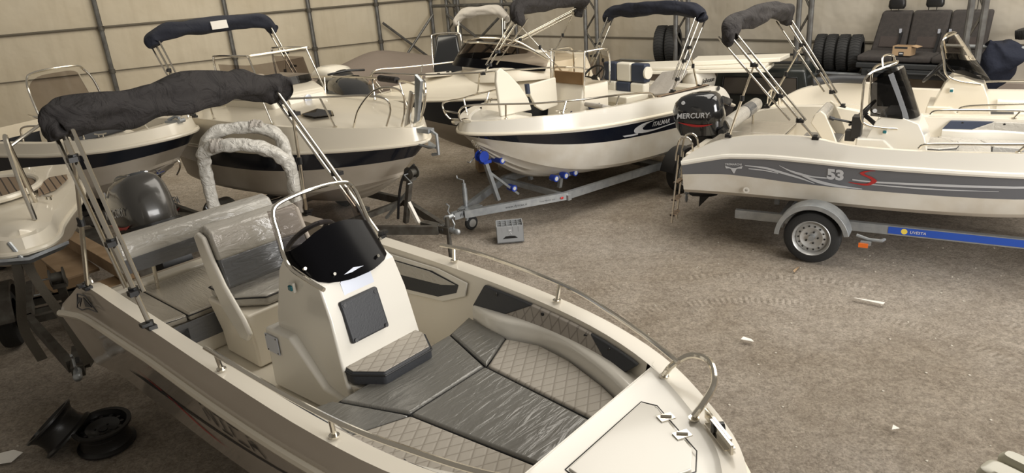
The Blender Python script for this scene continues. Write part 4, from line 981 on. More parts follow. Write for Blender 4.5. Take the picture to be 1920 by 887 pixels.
for sd in (-1, 1):
    for T_, B_, mm in (([(.31, .225), (.53, .25), (.71, .33), (.90, .43), (1.05, .545)], [(.31, .24), (.53, .30), (.71, .39), (.90, .475), (1.05, .56)], 'decal_light'),
                   ([(.35, .30), (.53, .325), (.67, .375)], [(.35, .325), (.53, .355), (.67, .395)], 'decal_light'),
                   ([(.68, .18), (.79, .27), (.90, .32), (1.02, .365), (1.17, .365)], [(.68, .19), (.79, .31), (.90, .38), (1.02, .40), (1.17, .40)], 'decal_light'),
                   ([(.92, .36), (1.08, .45), (1.27, .52), (1.52, .56)], [(.92, .40), (1.08, .53), (1.27, .58), (1.52, .575)], 'decal_light'),
                   ([(1.42, .335), (1.64, .345), (2.2, .30), (3.0, .25), (3.9, .20)], [(1.42, .37), (1.64, .385), (2.2, .36), (3.0, .30), (3.9, .23)], 'decal_light'),
                   ([(1.60, .42), (2.1, .42), (2.7, .40)], [(1.60, .445), (2.1, .455), (2.7, .41)], 'decal_light')):
        bG.decal('swoosh', T_, B_, sd, M[mm])
    dx = 1 if sd < 0 else -1
    bG.text('model_numeral', '53', 1.17 if sd < 0 else 1.44, .385, sd, .16, M['decal_light'], dirx=dx*1.05, bold=.009)
    SX = (lambda l: [(x if sd < 0 else 3.02-x, f) for x, f in l])
    bG.decal('model_letter', SX([(1.63, .08), (1.57, .085), (1.495, .14), (1.50, .20), (1.56, .26), (1.60, .33), (1.55, .42), (1.385, .42)]), SX([(1.63, .088), (1.575, .105), (1.53, .16), (1.55, .20), (1.61, .25), (1.65, .35), (1.56, .47), (1.385, .43)]), sd, M['decal_red'], 40, .006)
    bG.text('maker_lettering', 'TREMARCHI', .09 if sd < 0 else .29, .235, sd, .034, M['decal_light'], dirx=dx, shear=.1, bold=.001)
    bG.decal('maker_emblem', [(.09, .245), (.15, .30), (.187, .31), (.22, .30), (.285, .245)], [(.10, .32), (.15, .335), (.187, .46), (.22, .335), (.275, .32)], sd, M['decal_light'], 30)
MB().lathe([(.018, 0), (.03, .004), (.036, 0)], (.33, -.895, .68), 'Y', 20).build('drain_fitting', M['white'], G)

# ---------------------------------------------------------------- BOAT H (behind the 53S)
h0 = (g0[0]+.98*1.0, g0[1]+.51+1.0)
h0 = (g0[0]+1.55, g0[1]+1.35)
Hb = thing('motorboat', (h0[0], h0[1], 0), -33.4, 'cream open motorboat at the right edge behind the 53S boat', 'boat', 'moored boats on trailers')
HX = -.35
bH = Boat(Hb, [(x+HX, y, z-.02) for x, y, z in GG], [(-.4+HX, .96), (.6+HX, 1.08), (4.38+HX, 1.1)], dict(sx=.96, w=.9, z=.60, rise=.2, p=5), dict(sx=.955, z=.40, rise=.36, p=7), .05)
bH.hull('hull', [.03], [M['cream'], M['cream'], M['cream']], M['underbody']); bH.rubrail(M['cream'], .025); bH.liner(.1, .78, 3.2, M['liner'], .17); bH.foredeck(M['cream'], -.04)
console_body(Hb, .3, m='cream', xf=0, zs=.86)
base = [(1.50, -.30, 1.66), (1.68, -.31, 1.62), (1.85, -.25, 1.56), (1.98, -.1, 1.52), (2.0, 0, 1.51), (1.98, .1, 1.52), (1.85, .25, 1.56), (1.68, .31, 1.62), (1.5, .30, 1.66)]
top_ = [(1.42, -.27, 1.98), (1.48, -.25, 2.02), (1.54, -.18, 2.05), (1.57, -.08, 2.065), (1.58, 0, 2.07), (1.57, .08, 2.065), (1.54, .18, 2.05), (1.48, .25, 2.02), (1.42, .27, 1.98)]
mid = [tuple(lerp(Vector(a), Vector(b_), .45)) for a, b_ in zip(base, top_)]
windscreen(Hb, mid, top_, M['clear']); windscreen(Hb, base, mid, M['tint2'], name='windscreen_lower')
MB().tube(cat([(1.9, -.32, 1.50), (1.65, -.33, 1.54), (1.52, -.32, 1.62), (1.47, -.31, 1.8), (1.42, -.29, 1.98), (1.46, -.24, 2.06), (1.55, 0, 2.09), (1.46, .24, 2.06), (1.42, .29, 1.98), (1.47, .31, 1.8), (1.52, .32, 1.62), (1.65, .33, 1.54), (1.9, .32, 1.5)], 70), .0135, 10).build('windscreen_frame', M['steel'], Hb)
steering_wheel(Hb, (1.38, 0, 1.62), .18, -50, 'black'); nav_light(Hb, (1.6, -.31, 1.42))
cushion(Hb, [(2.0, -.26), (2.3, -.16), (2.3, .16), (2.0, .26)], 1.1, .08, 'vinyl_dark', 'console_seat')
bow_area(Hb, bH, ['vinyl_white', 'vinyl_white', 'vinyl_white', 'vinyl_white'], 1.0)
for sd in (-1, 1): rail_obj(Hb, cat([(1.7, sd*.86, 1.25), (1.78, sd*.865, 1.33), (2.3, sd*.84, 1.37), (2.9, sd*.76, 1.39), (3.5, sd*.5, 1.4)], 30), [((2.6, sd*.8, 1.38), (2.58, sd*.8, 1.26))])
MB().tube(cat([(-.2, .6, 1.35), (.1, .72, 1.38), (.5, .76, 1.37)], 12), .06, 14).build('black_bolster', M['vinyl_dark'], Hb)
for yy in (.5, .7): MB().tube(cat([(-.64, yy, 1.0), (-.66, yy, 1.2), (-.72, yy, 1.25), (-.80, yy, 1.2), (-.82, yy, 1.0)], 16), .013, 8).build('ladder_handle', M['steel'], Hb)

# ================================================================== TRAILERS
def trailer(loc, hd, label, L=4.2, w=.95, z=.42, wheel_x=-3.1, nose=.42, mat_='galv', blue=False, rollers=True, jockey=True, post=True, fm='galv', winch='blue', pitch=0, vside=True, wr=.29, wheel_y=None, split=1.6, prollers=True):
    """coupler at the local origin, frame running back along -x"""
    t = thing('boat_trailer', loc, hd, label, 'trailer', 'boat trailers')
    wy = wheel_y or w+.08
    f = lambda x: lerp(nose, z, min(1, -x/split))
    for sd in (1, -1):
        m = MB().beam((-.25, sd*.05, nose), (-split, sd*w*.72, z), .06, .1); m.beam((-split+.03, sd*w*.71, z), (-L, sd*w*.8, z), .06, .1); m.build('side_beam', M[mat_], t)
    MB().beam((-.1, 0, nose), (-.55, 0, nose), .09, .09).build('drawbar', M[mat_], t)
    for x in (-split, -L+.5, wheel_x): MB().beam((x, -w*.78, z-.02), (x, w*.78, z-.02), .06, .07).build('cross_member', M[mat_], t)
    MB().beam((wheel_x, -wy, wr), (wheel_x, wy, wr), .06, .06).build('axle', M['darksteel'], t)
    for sd in (1, -1):
        wheel(t, (wheel_x, sd*wy, wr), wr, .17, sd); fender(t, (wheel_x, sd*wy, wr), wr+.09, .23, fm, 12, 178)
        MB().box((wheel_x, sd*(w*.84), z-.02), (.3, .08, .08)).build('fender_bracket', M[mat_], t)
    # coupler
    m = MB().tube([(.0, 0, nose), (-.12, 0, nose+.015), (-.2, 0, nose)], .032, 12); m.ell((.0, 0, nose+.005), .045, .035, .035, 8); m.tube([(-.06, 0, nose+.03), (-.03, 0, nose+.09), (-.06, 0, nose+.15), (-.02, 0, nose+.19)], .011, 8); m.build('coupler', M['galv'], t)
    MB().tube([(-.18, 0, nose), (-.22, 0, nose), (-.26, 0, nose), (-.30, 0, nose)], lambda q: .045+.008*math.sin(q*30), 14, 24).build('bellows', M['black'], t)
    if jockey:
        j = MB().cyl((-.38, -.09, .10), (-.38, -.09, nose+.36), .027, 12).cyl((-.38, -.09, nose+.1), (-.38, -.09, nose+.3), .034, 12).build('jockey_post', M['galv'], t)
        MB().tube([(-.38, -.09, nose+.36), (-.38, -.09, nose+.40), (-.36, -.2, nose+.41), (-.36, -.21, nose+.45)], .01, 8).build('crank_handle', M['galv'], j)
        m = MB().lathe([(.03, -.028), (.085, -.028), (.098, -.012), (.098, .012), (.085, .028), (.03, .028)], (-.44, -.09, .1), 'Y', 24); m.build('jockey_wheel', M['rubber'], j); MB().cyl((-.44, -.125, .1), (-.44, -.055, .1), .055, 16).build('jockey_rim', M['rim'], j)
        MB().beam((-.40, -.09, .16), (-.44, -.125, .1), .02, .03).build('wheel_fork', M['galv'], j)
    if post:
        p0 = Vector((-.85, 0, lerp(nose, z, .5)))
        MB().beam(p0, p0+Vector((-.28*0+.18, 0, .62)), .06, .05, (1, 0, 0)).build('winch_post', M[mat_], t)
        MB().beam(p0+Vector((-.35, 0, .0)), p0+Vector((.12, 0, .42)), .04, .03, (1, 0, 0)).build('post_brace', M['galv'], t)
        m = MB(); q = p0+Vector((.16, 0, .55))
        m.cyl(q+Vector((.05, -.055, .1)), q+Vector((.05, -.045, .1)), .075, 20).cyl(q+Vector((.05, .045, .1)), q+Vector((.05, .055, .1)), .075, 20).cyl(q+Vector((.05, -.05, .1)), q+Vector((.05, .05, .1)), .04, 14).box(q+Vector((.0, 0, .02)), (.12, .11, .04)); wq = m.build('winch', M[winch], t)
        MB().tube([q+Vector((.05, -.06, .1)), q+Vector((.05, -.12, .1)), q+Vector((.16, -.12, .02)), q+Vector((.16, -.18, .02))], .008, 8).build('winch_handle', M['galv'], wq)
        for k in range(2 if prollers else 0): roller(t, q+Vector((-.16-.05*k, 0, .16-.16*k)), .045, .2)
    if rollers:
        roller(t, (-1.1, 0, lerp(nose, z, .7)+.1))
        for x in (-split-.2, -L+.35):
            for sd in (-1, 1):
                o = MB().beam((x, sd*.30, z), (x, sd*.34, z+.16), .05, .05, (1, 0, 0)).beam((x-.22, sd*.36, z+.16), (x+.22, sd*.36, z+.18), .03, .04).build('roller_cradle', M['galv'], t)
                for dx in (-.18, 0, .18):
                    c = Vector((x+dx, sd*.40, z+.19)); r_ = MB().cyl(c-Vector((0, .05, 0)), c+Vector((0, .05, 0)), .045, 16).build('keel_roller', M['blue'], t); MB().cyl(c-Vector((0, .054, 0)), c+Vector((0, .054, 0)), .03, 14).build('roller_hub', M['roller'], r_)
    return t

# 53S trailer
c0 = wpt(g0[0], g0[1], -33.4, 5.15)
tG = trailer((c0[0], c0[1], 0), -33.4, 'galvanised boat trailer with a blue MARINE 130 strip under the 53S boat', 4.95, 1.02, .36, -4.05, .36, jockey=False, wheel_y=1.07)
y = -1.02*.8-.034
MB().prism([(-3.0, y+.03, .325), (-1.4, y+.15, .325), (-1.4, y+.15, .395), (-3.0, y+.03, .395)], (0, -.004, 0)).bm.free()
def beamY(x): return -(lerp(1.02*.8, 1.02*.71, (x+4.95)/(4.95-1.57)))-.032
o = MB().prism([(-3.35, beamY(-3.35), .325), (-1.6, beamY(-1.6), .325), (-1.6, beamY(-1.6), .40), (-3.35, beamY(-3.35), .40)], (0, -.003, 0)).build('blue_strip', M['decal_blue'], tG)
MB().lathe([(.03, 0), (.001, .003)], (-3.20, beamY(-3.2)-.004, .362), 'Y', 20).build('yellow_oval', M['decal_yellow'], o)
text_on('strip_lettering', 'UVESTA', .042, planar((-3.15, beamY(-3.15)-.006, .348), (1, .04, 0), (0, 0, 1)), M['paper'], o, shear=.2)
text_on('strip_lettering', 'MARINE', .042, planar((-2.02, beamY(-2.02)-.006, .348), (1, .04, 0), (0, 0, 1)), M['paper'], o, shear=.2)
text_on('strip_numeral', '1300', .062, planar((-1.80, beamY(-1.8)-.006, .342), (1, .04, 0), (0, 0, 1)), M['decal_yellow'], o, bold=.001)
MB().prism([(-2.10, beamY(-2.1)-.004, .35), (-2.05, beamY(-2.05)-.004, .35), (-2.07, beamY(-2.07)-.004, .385)], (0, -.003, 0)).build('sail_mark', M['decal_light'], o)
o = MB().tube([(-3.62, -1.07, .36), (-3.5, -1.08, .33), (-3.38, -1.08, .33), (-3.36, -1.02, .33)], .018, 8).box((-3.52, -1.12, .30), (.1, .03, .04)).build('step_bracket', M['galv'], tG)
MB().box((-3.54, -1.14, .28), (.09, .02, .045)).build('side_reflector', M['orange'], o)

# ITALMAR boat frame
fx, fy, fh = -.51, 9.0, 218.0
F = thing('motorboat', (fx, fy, 0), fh, 'white open motorboat with navy stripe lettered ITALMAR and navy rolled bimini', 'boat', 'moored boats on trailers')
GF = [(-4.50, .90, 1.02), (-4.36, .92, 1.20), (-4.1, .94, 1.35), (-3.5, .97, 1.40), (-2.5, 1.0, 1.42), (-1.6, .97, 1.445), (-.95, .83, 1.46), (-.5, .60, 1.47), (-.2, .35, 1.465), (-.03, .12, 1.46), (0, 0, 1.46)]
bF = Boat(F, GF, [(-4.5, 1.0), (-4.1, 1.14), (-3, 1.17), (-1.5, 1.23), (-.5, 1.29), (0, 1.31)], dict(sx=.97, w=.92, z=.58, rise=.60, p=5), dict(sx=.962, z=.34, rise=.80, p=7.5), .04)
bF.hull('hull', [.07, lambda u: .44-.06*u], [M['white'], M['white'], M['navy'], M['oldwhite']], M['oldwhite'])
bF.rubrail(M['cream'], .022)
bF.liner(.12, .92, -.72, M['liner'], .12); bF.foredeck(M['white'], -.03)
MB().prism([(-.74, -.30, .95), (-.74, .30, .95), (-.74, .60, 1.42), (-.74, -.60, 1.42)], (.02, 0, 0)).build('bulkhead', M['liner'], F)
MB().prism([(-4.3, -.85, .82), (-4.05, -.85, .82), (-4.05, .85, .82), (-4.3, .85, .82)], (0, 0, .5)).build('stern_bench', M['liner'], F, bevel=.03)
for sd in (-1, 1):
    pts = [(-2.6, sd*.93, 1.43), (-2.5, sd*.93, 1.50), (-2.0, sd*.92, 1.56), (-1.3, sd*.86, 1.60), (-.7, sd*.66, 1.63), (-.3, sd*.42, 1.66), (.0, sd*.28, 1.69), (.14, sd*.22, 1.68), (.17, sd*.16, 1.60), (.12, sd*.12, 1.50), (-.02, sd*.12, 1.46)]
    rail_obj(F, cat(pts, 70), [((-1.9, sd*.92, 1.565), (-1.83, sd*.93, 1.445)), ((-1.05, sd*.80, 1.615), (-.98, sd*.80, 1.465)), ((-.35, sd*.45, 1.655), (-.36, sd*.42, 1.47))], .0125, name='bow_rail')
MB().cyl((.165, -.165, 1.60), (.165, .165, 1.60), .0125, 8).build('bow_step', M['steel'], F)
MB().box((.05, 0, 1.47), (.22, .07, .03)).cyl((.13, -.03, 1.46), (.13, .03, 1.46), .025, 10).build('bow_roller', M['steel'], F)
for sd in (-1, 1): cleat(F, (-1.0, sd*.76, 1.46), 15*-sd)
# upright foredeck cushions
MB().prism([(-.50, .10, 1.44), (-.46, .10, 1.90), (-.48, .10, 2.02), (-.55, .10, 2.06), (-.66, .10, 1.98), (-.84, .10, 1.80), (-.98, .10, 1.60), (-1.03, .10, 1.44)], (0, .05, 0)).build('standing_cushion', M['vinyl_white'], F, bevel=.018)
o = MB().prism([(-1.28, -.1, 1.42), (-1.18, -.1, 1.60), (-1.16, -.1, 1.74), (-1.72, -.16, 1.76), (-1.74, -.16, 1.36), (-1.42, -.12, 1.34)], (0, .055, 0)).build('standing_cushion', M['vinyl_white'], F, bevel=.015)
MB().tube([(-1.16, -.07, 1.62), (-1.15, -.07, 1.75)], .035, 12).build('dark_edge', M['vinyl_navy'], o)
MB().prism([(-.75, -.6, 1.2), (-1.5, -.8, 1.2), (-1.5, -.4, 1.2), (-.75, -.3, 1.2)], (0, 0, .06)).build('bow_cushion', M['vinyl_white'], F, bevel=.02)
# console
m = MB().loft([[Vector(p) for p in ((-2.30, -.36, z), (x1, -.34, z), (x1, .34, z), (-2.30, .36, z))] for z, x1 in ((.8, -1.66), (1.2, -1.72), (1.58, -1.80), (1.66, -1.84))]); m.build('console', M['liner'], F, bevel=.03)
MB().prism([(-1.70, .22, 1.32), (-1.72, .22, 1.0), (-1.70, -.02, .96)], (.03, 0, 0)).build('navy_inset', M['vinyl_navy'], F)
for sd in (1,): MB().prism([(-2.1, .372, 1.38), (-1.85, .372, 1.38), (-1.96, .372, 1.18)], (0, .006, 0)).build('navy_inset', M['vinyl_navy'], F)
base = [(-2.26, .36, 1.66), (-2.0, .36, 1.66), (-1.84, .33, 1.66), (-1.80, .2, 1.66), (-1.80, 0, 1.66), (-1.80, -.2, 1.66), (-1.84, -.33, 1.66), (-2.0, -.36, 1.66), (-2.26, -.36, 1.66)]
top_ = [(x-.06, y_*.97, 2.08 if i not in (0, 8) else 1.98) for i, (x, y_, z) in enumerate(base)]
windscreen(F, base, top_, M['clear'])
MB().tube(cat([(-2.32, .36, 1.60), (-2.32, .36, 1.98), (-2.25, .36, 2.10), (-1.9, .34, 2.11), (-1.85, .3, 2.11), (-1.85, -.3, 2.11), (-1.9, -.34, 2.11), (-2.25, -.36, 2.10), (-2.32, -.36, 1.98), (-2.32, -.36, 1.60)], 60), .013, 8).cyl((-1.82, .34, 1.45), (-1.86, .34, 2.11), .012, 8).cyl((-1.82, -.34, 1.45), (-1.86, -.34, 2.11), .012, 8).build('windscreen_frame', M['steel'], F)
MB().box((-1.88, 0, 1.74), (.04, .58, .17)).build('tan_panel', M['card'], F, bevel=.01)
steering_wheel(F, (-2.36, 0, 1.68), .19, 50, 'black')
# helm seat in checked navy and white
for i, (y0, y1) in enumerate(((-.42, -.15), (-.15, .14), (.14, .42))):
    for j, (z0, z1) in enumerate(((1.36, 1.52), (1.52, 1.80))):
        MB().box((-3.05-.02*j, (y0+y1)/2, (z0+z1)/2), (.14, y1-y0-.006, z1-z0-.004)).build('seat_back_panel', M['vinyl_navy' if (i+j) % 2 else 'vinyl_white'], F, bevel=.03)
MB().cyl((-3.05, .42, 1.67), (-3.05, .45, 1.67), .09, 20).build('seat_end', M['vinyl_white'], F)
MB().box((-2.85, 0, 1.33), (.5, .84, .1)).box((-2.88, 0, 1.04), (.42, .76, .5)).build('helm_seat', M['vinyl_white'], F, bevel=.02)
MB().box((-1.95, .62, 1.36), (.5, .36, .06), ry=-18).build('loose_cushion', M['canvas_grey'], F, bevel=.02)
MB().box((-3.3, .55, 1.48), (.55, .5, .07), ry=32, rx=10).build('loose_cushion', M['canvas_grey'], F, bevel=.02)
MB().tube([(-3.08, .60, 1.34), (-3.25, .66, 1.46), (-3.5, .66, 1.60)], .03, 10).build('cushion_trim', M['vinyl_navy'], F)
MB().box((-3.25, .93, 1.418), (1.1, .09, .02)).build('teak_step', M['teak'], F, bevel=.004)
bimini(F, -3.02, -3.62, .90, 1.42, (-3.66, 2.42), M['canvas_navy'], .09, 0, joint=.6, za=1.40, seed=21, rise=.06, sag=.0)
for sd in (1, -1):
    dx = -1 if sd > 0 else 1; x0_ = -2.46 if sd > 0 else -2.88
    bF.text('maker_lettering', 'ITALMAR', x0_, .235, sd, .092, M['decal_light'], dirx=dx, shear=.15, bold=.0015)
    bF.decal('swoosh', [(-3.20, .25), (-2.9, .265), (-2.55, .30), (-2.32, .28), (-2.26, .22), (-2.34, .14)], [(-3.20, .285), (-2.9, .29), (-2.50, .34), (-2.25, .33), (-2.18, .23), (-2.34, .145)], sd, M['decal_light'], 40, .006)
    bF.decal('swoosh', [(-2.48, .085), (-2.25, .11), (-2.10, .20), (-2.12, .30), (-2.30, .35)], [(-2.48, .09), (-2.30, .15), (-2.20, .22), (-2.21, .29), (-2.30, .355)], sd, M['decal_light'], 40, .006)
    bF.decal('swoosh', [(-2.18, .315), (-2.05, .32), (-1.88, .315)], [(-2.18, .36), (-2.05, .362), (-1.92, .355)], sd, M['decal_light'], 12, .006)
    MB().prism([(-4.38, sd*.985, 1.12), (-4.1, sd*1.0, 1.22), (-3.9, sd*1.0, 1.20), (-4.1, sd*1.005, 1.12), (-4.3, sd*1.0, 1.03)], (0, sd*.008, 0)).build('navy_quarter_patch', M['navy'], F)
MB().lathe([(.035, 0), (.035, .006), (.02, .008)], (-4.02, .975, 1.34), 'Y', 20).build('round_badge', M['decal_dark'], F)
MB().lathe([(.02, 0), (.02, .006)], (-.52, .40, 1.06), 'Y', 14).build('bow_eye_fitting', M['decal_dark'], F)
# trailer under it, nose down on its jockey wheel
ca, cb = -.82, 8.62
tF = trailer((ca, cb, 0), 218.0, 'galvanised boat trailer with blue rollers and winch under the ITALMAR boat', 4.6, .92, .36, -3.5, .30, split=1.5, wheel_y=1.0, fm='black')
def fbY(x): return lerp(.05, .92*.72, min(1, (-x-.25)/1.25))+.034
o = text_on('web_lettering', 'www.dyntax.si', .05, planar((-.72, fbY(-.72)+.0, .305), (-1.25, .612, 0.05), (0, 0, 1)), M['decal_dark'], tF)
text_on('maker_lettering', 'Time Marine sun', .032, planar((-1.13, fbY(-1.13)+.0, .325), (-1.25, .612, .05), (0, 0, 1)), M['decal_dark'], tF, shear=.2)
MB().ell((-1.42, fbY(-1.42)+.0, .345), .035, .008, .018, 8).build('red_oval_mark', M['decal_red'], tF)
m = MB()
for k in range(7):
    q = lerp(Vector((-.68, 0, .98)), Vector((-.52, 0, 1.2)), k/6); m.tube([q+Vector((.018*math.cos(a), .012*math.sin(a)*(k % 2), .018*math.sin(a))) for a in [2*math.pi*j/10 for j in range(11)]], .005, 6)
m.build('safety_chain', M['steel'], tF)

# ---------------------------------------------------------------- BOAT D (cabin boat, navy stripe)
D = thing('motorboat', (-.97, 8.15, 0), -40, 'cream motorboat with navy stripe and framed windscreen left of centre', 'boat', 'moored boats on trailers')
GD = [(-4.25, .84, 1.60), (-3.9, .90, 1.64), (-3.3, .96, 1.66), (-2.3, .97, 1.67), (-1.5, .90, 1.67), (-.95, .74, 1.66), (-.5, .50, 1.64), (-.2, .28, 1.62), (-.04, .1, 1.60), (0, 0, 1.60)]
bD = Boat(D, GD, [(-4.9, 1.25), (-3.7, 1.28), (-2, 1.33), (-1, 1.38), (0, 1.42)], dict(sx=.895, w=.92, z=.74, rise=.25, p=3), dict(sx=.885, z=.36, rise=.58, p=5), .04)
bD.hull('hull', [.03, .47], [M['cream'], M['cream'], M['navy'], M['underbody']], M['underbody']); bD.rubrail(M['cream'], .024)
crowned_deck(bD, M['cream'], lambda u: .05+.06*math.sin(math.pi*min(1, u*1.1)), .1, -.01)
# cockpit well and console
m = MB().loft([[Vector(p) for p in ((-3.35, -.46, z), (x1, -.44, z), (x1, .44, z), (-3.35, .46, z))] for z, x1 in ((1.60, -2.10), (1.88, -2.28), (1.97, -2.48))]); m.build('console', M['cream'], D, bevel=.03)
MB().prism([(-2.225, -.20, 1.84), (-2.225, .36, 1.84), (-2.16, .36, 1.72), (-2.13, .12, 1.66), (-2.16, -.2, 1.70)], (.014, 0, 0)).build('locker_door', M['liner'], D, bevel=.005)
MB().lathe([(.05, 0), (.06, .006), (.05, .012)], (-2.175, .08, 1.79), 'X', 22).build('speaker_vent', M['panel'], D)
base = [(-3.25, -.45, 1.95), (-2.8, -.46, 1.95), (-2.50, -.42, 1.96), (-2.45, 0, 1.97), (-2.50, .42, 1.96), (-2.8, .46, 1.95), (-3.25, .45, 1.95)]
top_ = [(x-.1, y_*.97, 2.29) for x, y_, z in base]
mid = [tuple(lerp(Vector(a), Vector(b_), .32)) for a, b_ in zip(base, top_)]
windscreen(D, mid, top_, M['tint']); windscreen(D, base, mid, M['tint2'], name='windscreen_lower')
MB().tube(cat([(-3.4, -.46, 1.92), (-3.4, -.46, 2.34), (-3.3, -.46, 2.40), (-2.6, -.46, 2.41), (-2.55, -.4, 2.41), (-2.55, .4, 2.41), (-2.6, .46, 2.41), (-3.3, .46, 2.40), (-3.4, .46, 2.34), (-3.4, .46, 1.92)], 60), .014, 8).cyl((-2.30, -.46, 1.86), (-2.56, -.45, 2.41), .013, 8).cyl((-2.30, .46, 1.86), (-2.56, .45, 2.41), .013, 8).build('windscreen_frame', M['steel'], D)
for x, y_ in ((-1.28, -.42),): MB().prism([(x-.25, y_-.12, 1.725), (x+.1, y_-.16, 1.72), (x+.28, y_, 1.73), (x+.1, y_+.12, 1.75), (x-.2, y_+.12, 1.76)], (0, 0, .015)).build('deck_hatch', M['clear'], D, bevel=.005)
MB().prism([(-1.50, -.52, 1.735), (-1.2, -.56, 1.73), (-1.04, -.42, 1.74), (-1.2, -.31, 1.76), (-1.46, -.31, 1.765)], (0, 0, .008)).build('hatch_glass', M['vinyl_dark'], D)
for sd in (-1, 1):
    rail_obj(D, cat([(-3.9, sd*.88, 1.66), (-3.85, sd*.89, 1.86), (-3.0, sd*.93, 1.93), (-1.9, sd*.88, 1.96), (-1.0, sd*.64, 1.99), (-.45, sd*.40, 2.0), (-.2, sd*.30, 1.96), (-.16, sd*.27, 1.84), (-.25, sd*.28, 1.64)], 70), [((-2.9, sd*.93, 1.93), (-2.9, sd*.90, 1.66)), ((-1.75, sd*.86, 1.965), (-1.7, sd*.82, 1.67)), ((-.95, sd*.62, 1.99), (-.80, sd*.58, 1.65))], .0125, name='bow_rail')
    MB().tube(cat([(-.62, sd*.46, 1.63), (-.50, sd*.44, 1.85), (-.30, sd*.36, 2.05), (-.12, sd*.26, 2.08), (-.02, sd*.18, 2.0), (-.05, sd*.16, 1.8), (-.14, sd*.15, 1.62)], 40), .0125, 8).build('pulpit_hoop', M['steel'], D)
MB().tube([(-3.05, -.93, 1.93), (-2.75, -.93, 1.94), (-2.45, -.92, 1.95)], .042, 14).build('rail_pad', M['canvas_char'], D)
MB().tube([(-1.55, .83, 1.97), (-1.3, .74, 1.98), (-1.0, .64, 1.99)], .042, 14).build('rail_pad', M['canvas_char'], D)
MB().prism([(-.10, .04, 1.62), (-.02, .04, 1.66), (.12, .03, 2.12), (.06, .0, 2.2), (.0, .05, 2.08), (-.12, .1, 1.7)], (0, -.05, 0)).build('anchor_shank_board', M['galv'], D, bevel=.008)
MB().prism([(-.06, -.16, 1.62), (.02, -.16, 1.66), (.2, -.2, 2.02), (.14, -.2, 2.05)], (0, -.03, 0)).build('anchor_bar', M['steel'], D, bevel=.006)
MB().box((.04, 0, 1.56), (.28, .1, .05)).tube([(.18, 0, 1.56), (.26, 0, 1.52), (.26, 0, 1.30), (.16, 0, 1.28)], .02, 8).prism([(.02, -.09, 1.40), (.24, -.02, 1.36), (.24, .02, 1.36), (.02, .09, 1.40), (.10, 0, 1.34)], (0, 0, .02)).build('anchor', M['galv'], D)
bimini(D, -3.35, -3.95, .92, 1.66, (-4.02, 2.66), M['canvas_navy'], .094, 0, joint=.62, za=1.65, seed=31, rise=.07, sag=.02)
MB().prism([(-3.885, -.12, 2.715), (-3.885, .13, 2.72), (-3.905, .13, 2.83), (-3.905, -.12, 2.825)], (.012, 0, .0)).build('canvas_label', M['paper'], D)
MB().box((-3.75, .1, 1.72), (.6, 1.1, .12)).box((-4.05, .1, 1.84), (.15, 1.1, .3)).build('cockpit_seat', M['vinyl_white'], D, bevel=.04)
MB().lathe([(.03, 0), (.034, .006)], (-2.3, -.93, .80), 'Y', 16).bm.free()
tD = trailer((-.62, 7.62, 0), -40, 'weathered boat trailer under the navy-striped cabin boat', 4.1, .9, .42, -3.3, .46, 'darksteel', rollers=False, prollers=False, jockey=False, winch='darksteel', fm='darksteel')
MB().cyl((-.14, -.0, .02), (-.14, 0, .62), .028, 12).build('prop_stand', M['darksteel'], tD)
MB().beam((-.62, 0, .46), (-.78, 0, .74), .04, .04, (1, 0, 0)).build('white_brace', M['paper'], tD)
MB().tube(cat([(-.55, -.03, 1.2), (-.72, -.06, 1.05), (-.85, -.05, .8), (-.95, -.03, .48)], 24), .016, 8).build('winch_strap', M['black'], tD)

# ---------------------------------------------------------------- BOAT C (left, open bow)
Cb = thing('motorboat', (-3.915, 8.657, .416), -20, 'cream open-bow motorboat with dark stripe and curved screen at left', 'boat', 'moored boats on trailers')
GC = [(-3.6, .90, 1.46), (-3.0, .95, 1.46), (-2.4, .97, 1.46), (-1.5, .95, 1.46), (-.95, .86, 1.47), (-.5, .68, 1.50), (-.2, .44, 1.53), (-.04, .2, 1.55), (0, 0, 1.56)]
bC = Boat(Cb, GC, [(-4.4, 1.30), (-1.5, 1.30), (-.6, 1.33), (0, 1.38)], dict(sx=.91, w=.92, z=.70, rise=.30, p=3), dict(sx=.90, z=.34, rise=.62, p=5), .05)
bC.hull('hull', [.05, .50], [M['cream'], M['cream'], M['darkhull'], M['underbody']], M['underbody']); bC.rubrail(M['cream'], .03)
bC.liner(.16, 1.02, -.42, M['liner'], .12); bC.foredeck(M['cream'], -.01)
MB().prism([(-.32, -.12, 1.15), (-.32, .12, 1.15), (-.32, .40, 1.50), (-.32, -.40, 1.50)], (.02, 0, 0)).build('bulkhead', M['liner'], Cb)
MB().prism([(-.95, .62, 1.40), (-.55, .50, 1.42), (-.62, .53, 1.20), (-.9, .61, 1.2)], (0, -.03, 0)).build('side_locker_opening', M['vinyl_dark'], Cb)
MB().prism([(-2.1, -.55, .86), (-1.55, -.55, .86), (-1.25, -.5, 1.18), (-2.1, -.5, 1.55)], (0, 1.1, 0)).build('console', M['cream'], Cb, bevel=.04)
MB().box((-1.22, 0, 1.22), (.3, .95, .10)).build('bow_cushion', M['vinyl_white'], Cb, bevel=.03)
MB().box((-1.55, .0, 1.40), (.06, .9, .16), ry=-20).build('dark_cushion', M['vinyl_dark'], Cb, bevel=.02)
base = [(-1.98, -.50, 1.54), (-1.88, -.46, 1.55), (-1.80, -.3, 1.57), (-1.76, 0, 1.57), (-1.80, .3, 1.57), (-1.88, .46, 1.55), (-1.98, .50, 1.54)]
top_ = [(-2.12, -.44, 2.10), (-2.08, -.40, 2.20), (-2.05, -.26, 2.27), (-2.04, 0, 2.28), (-2.05, .26, 2.27), (-2.08, .40, 2.20), (-2.12, .44, 2.10)]
windscreen(Cb, base, top_, M['tint'])
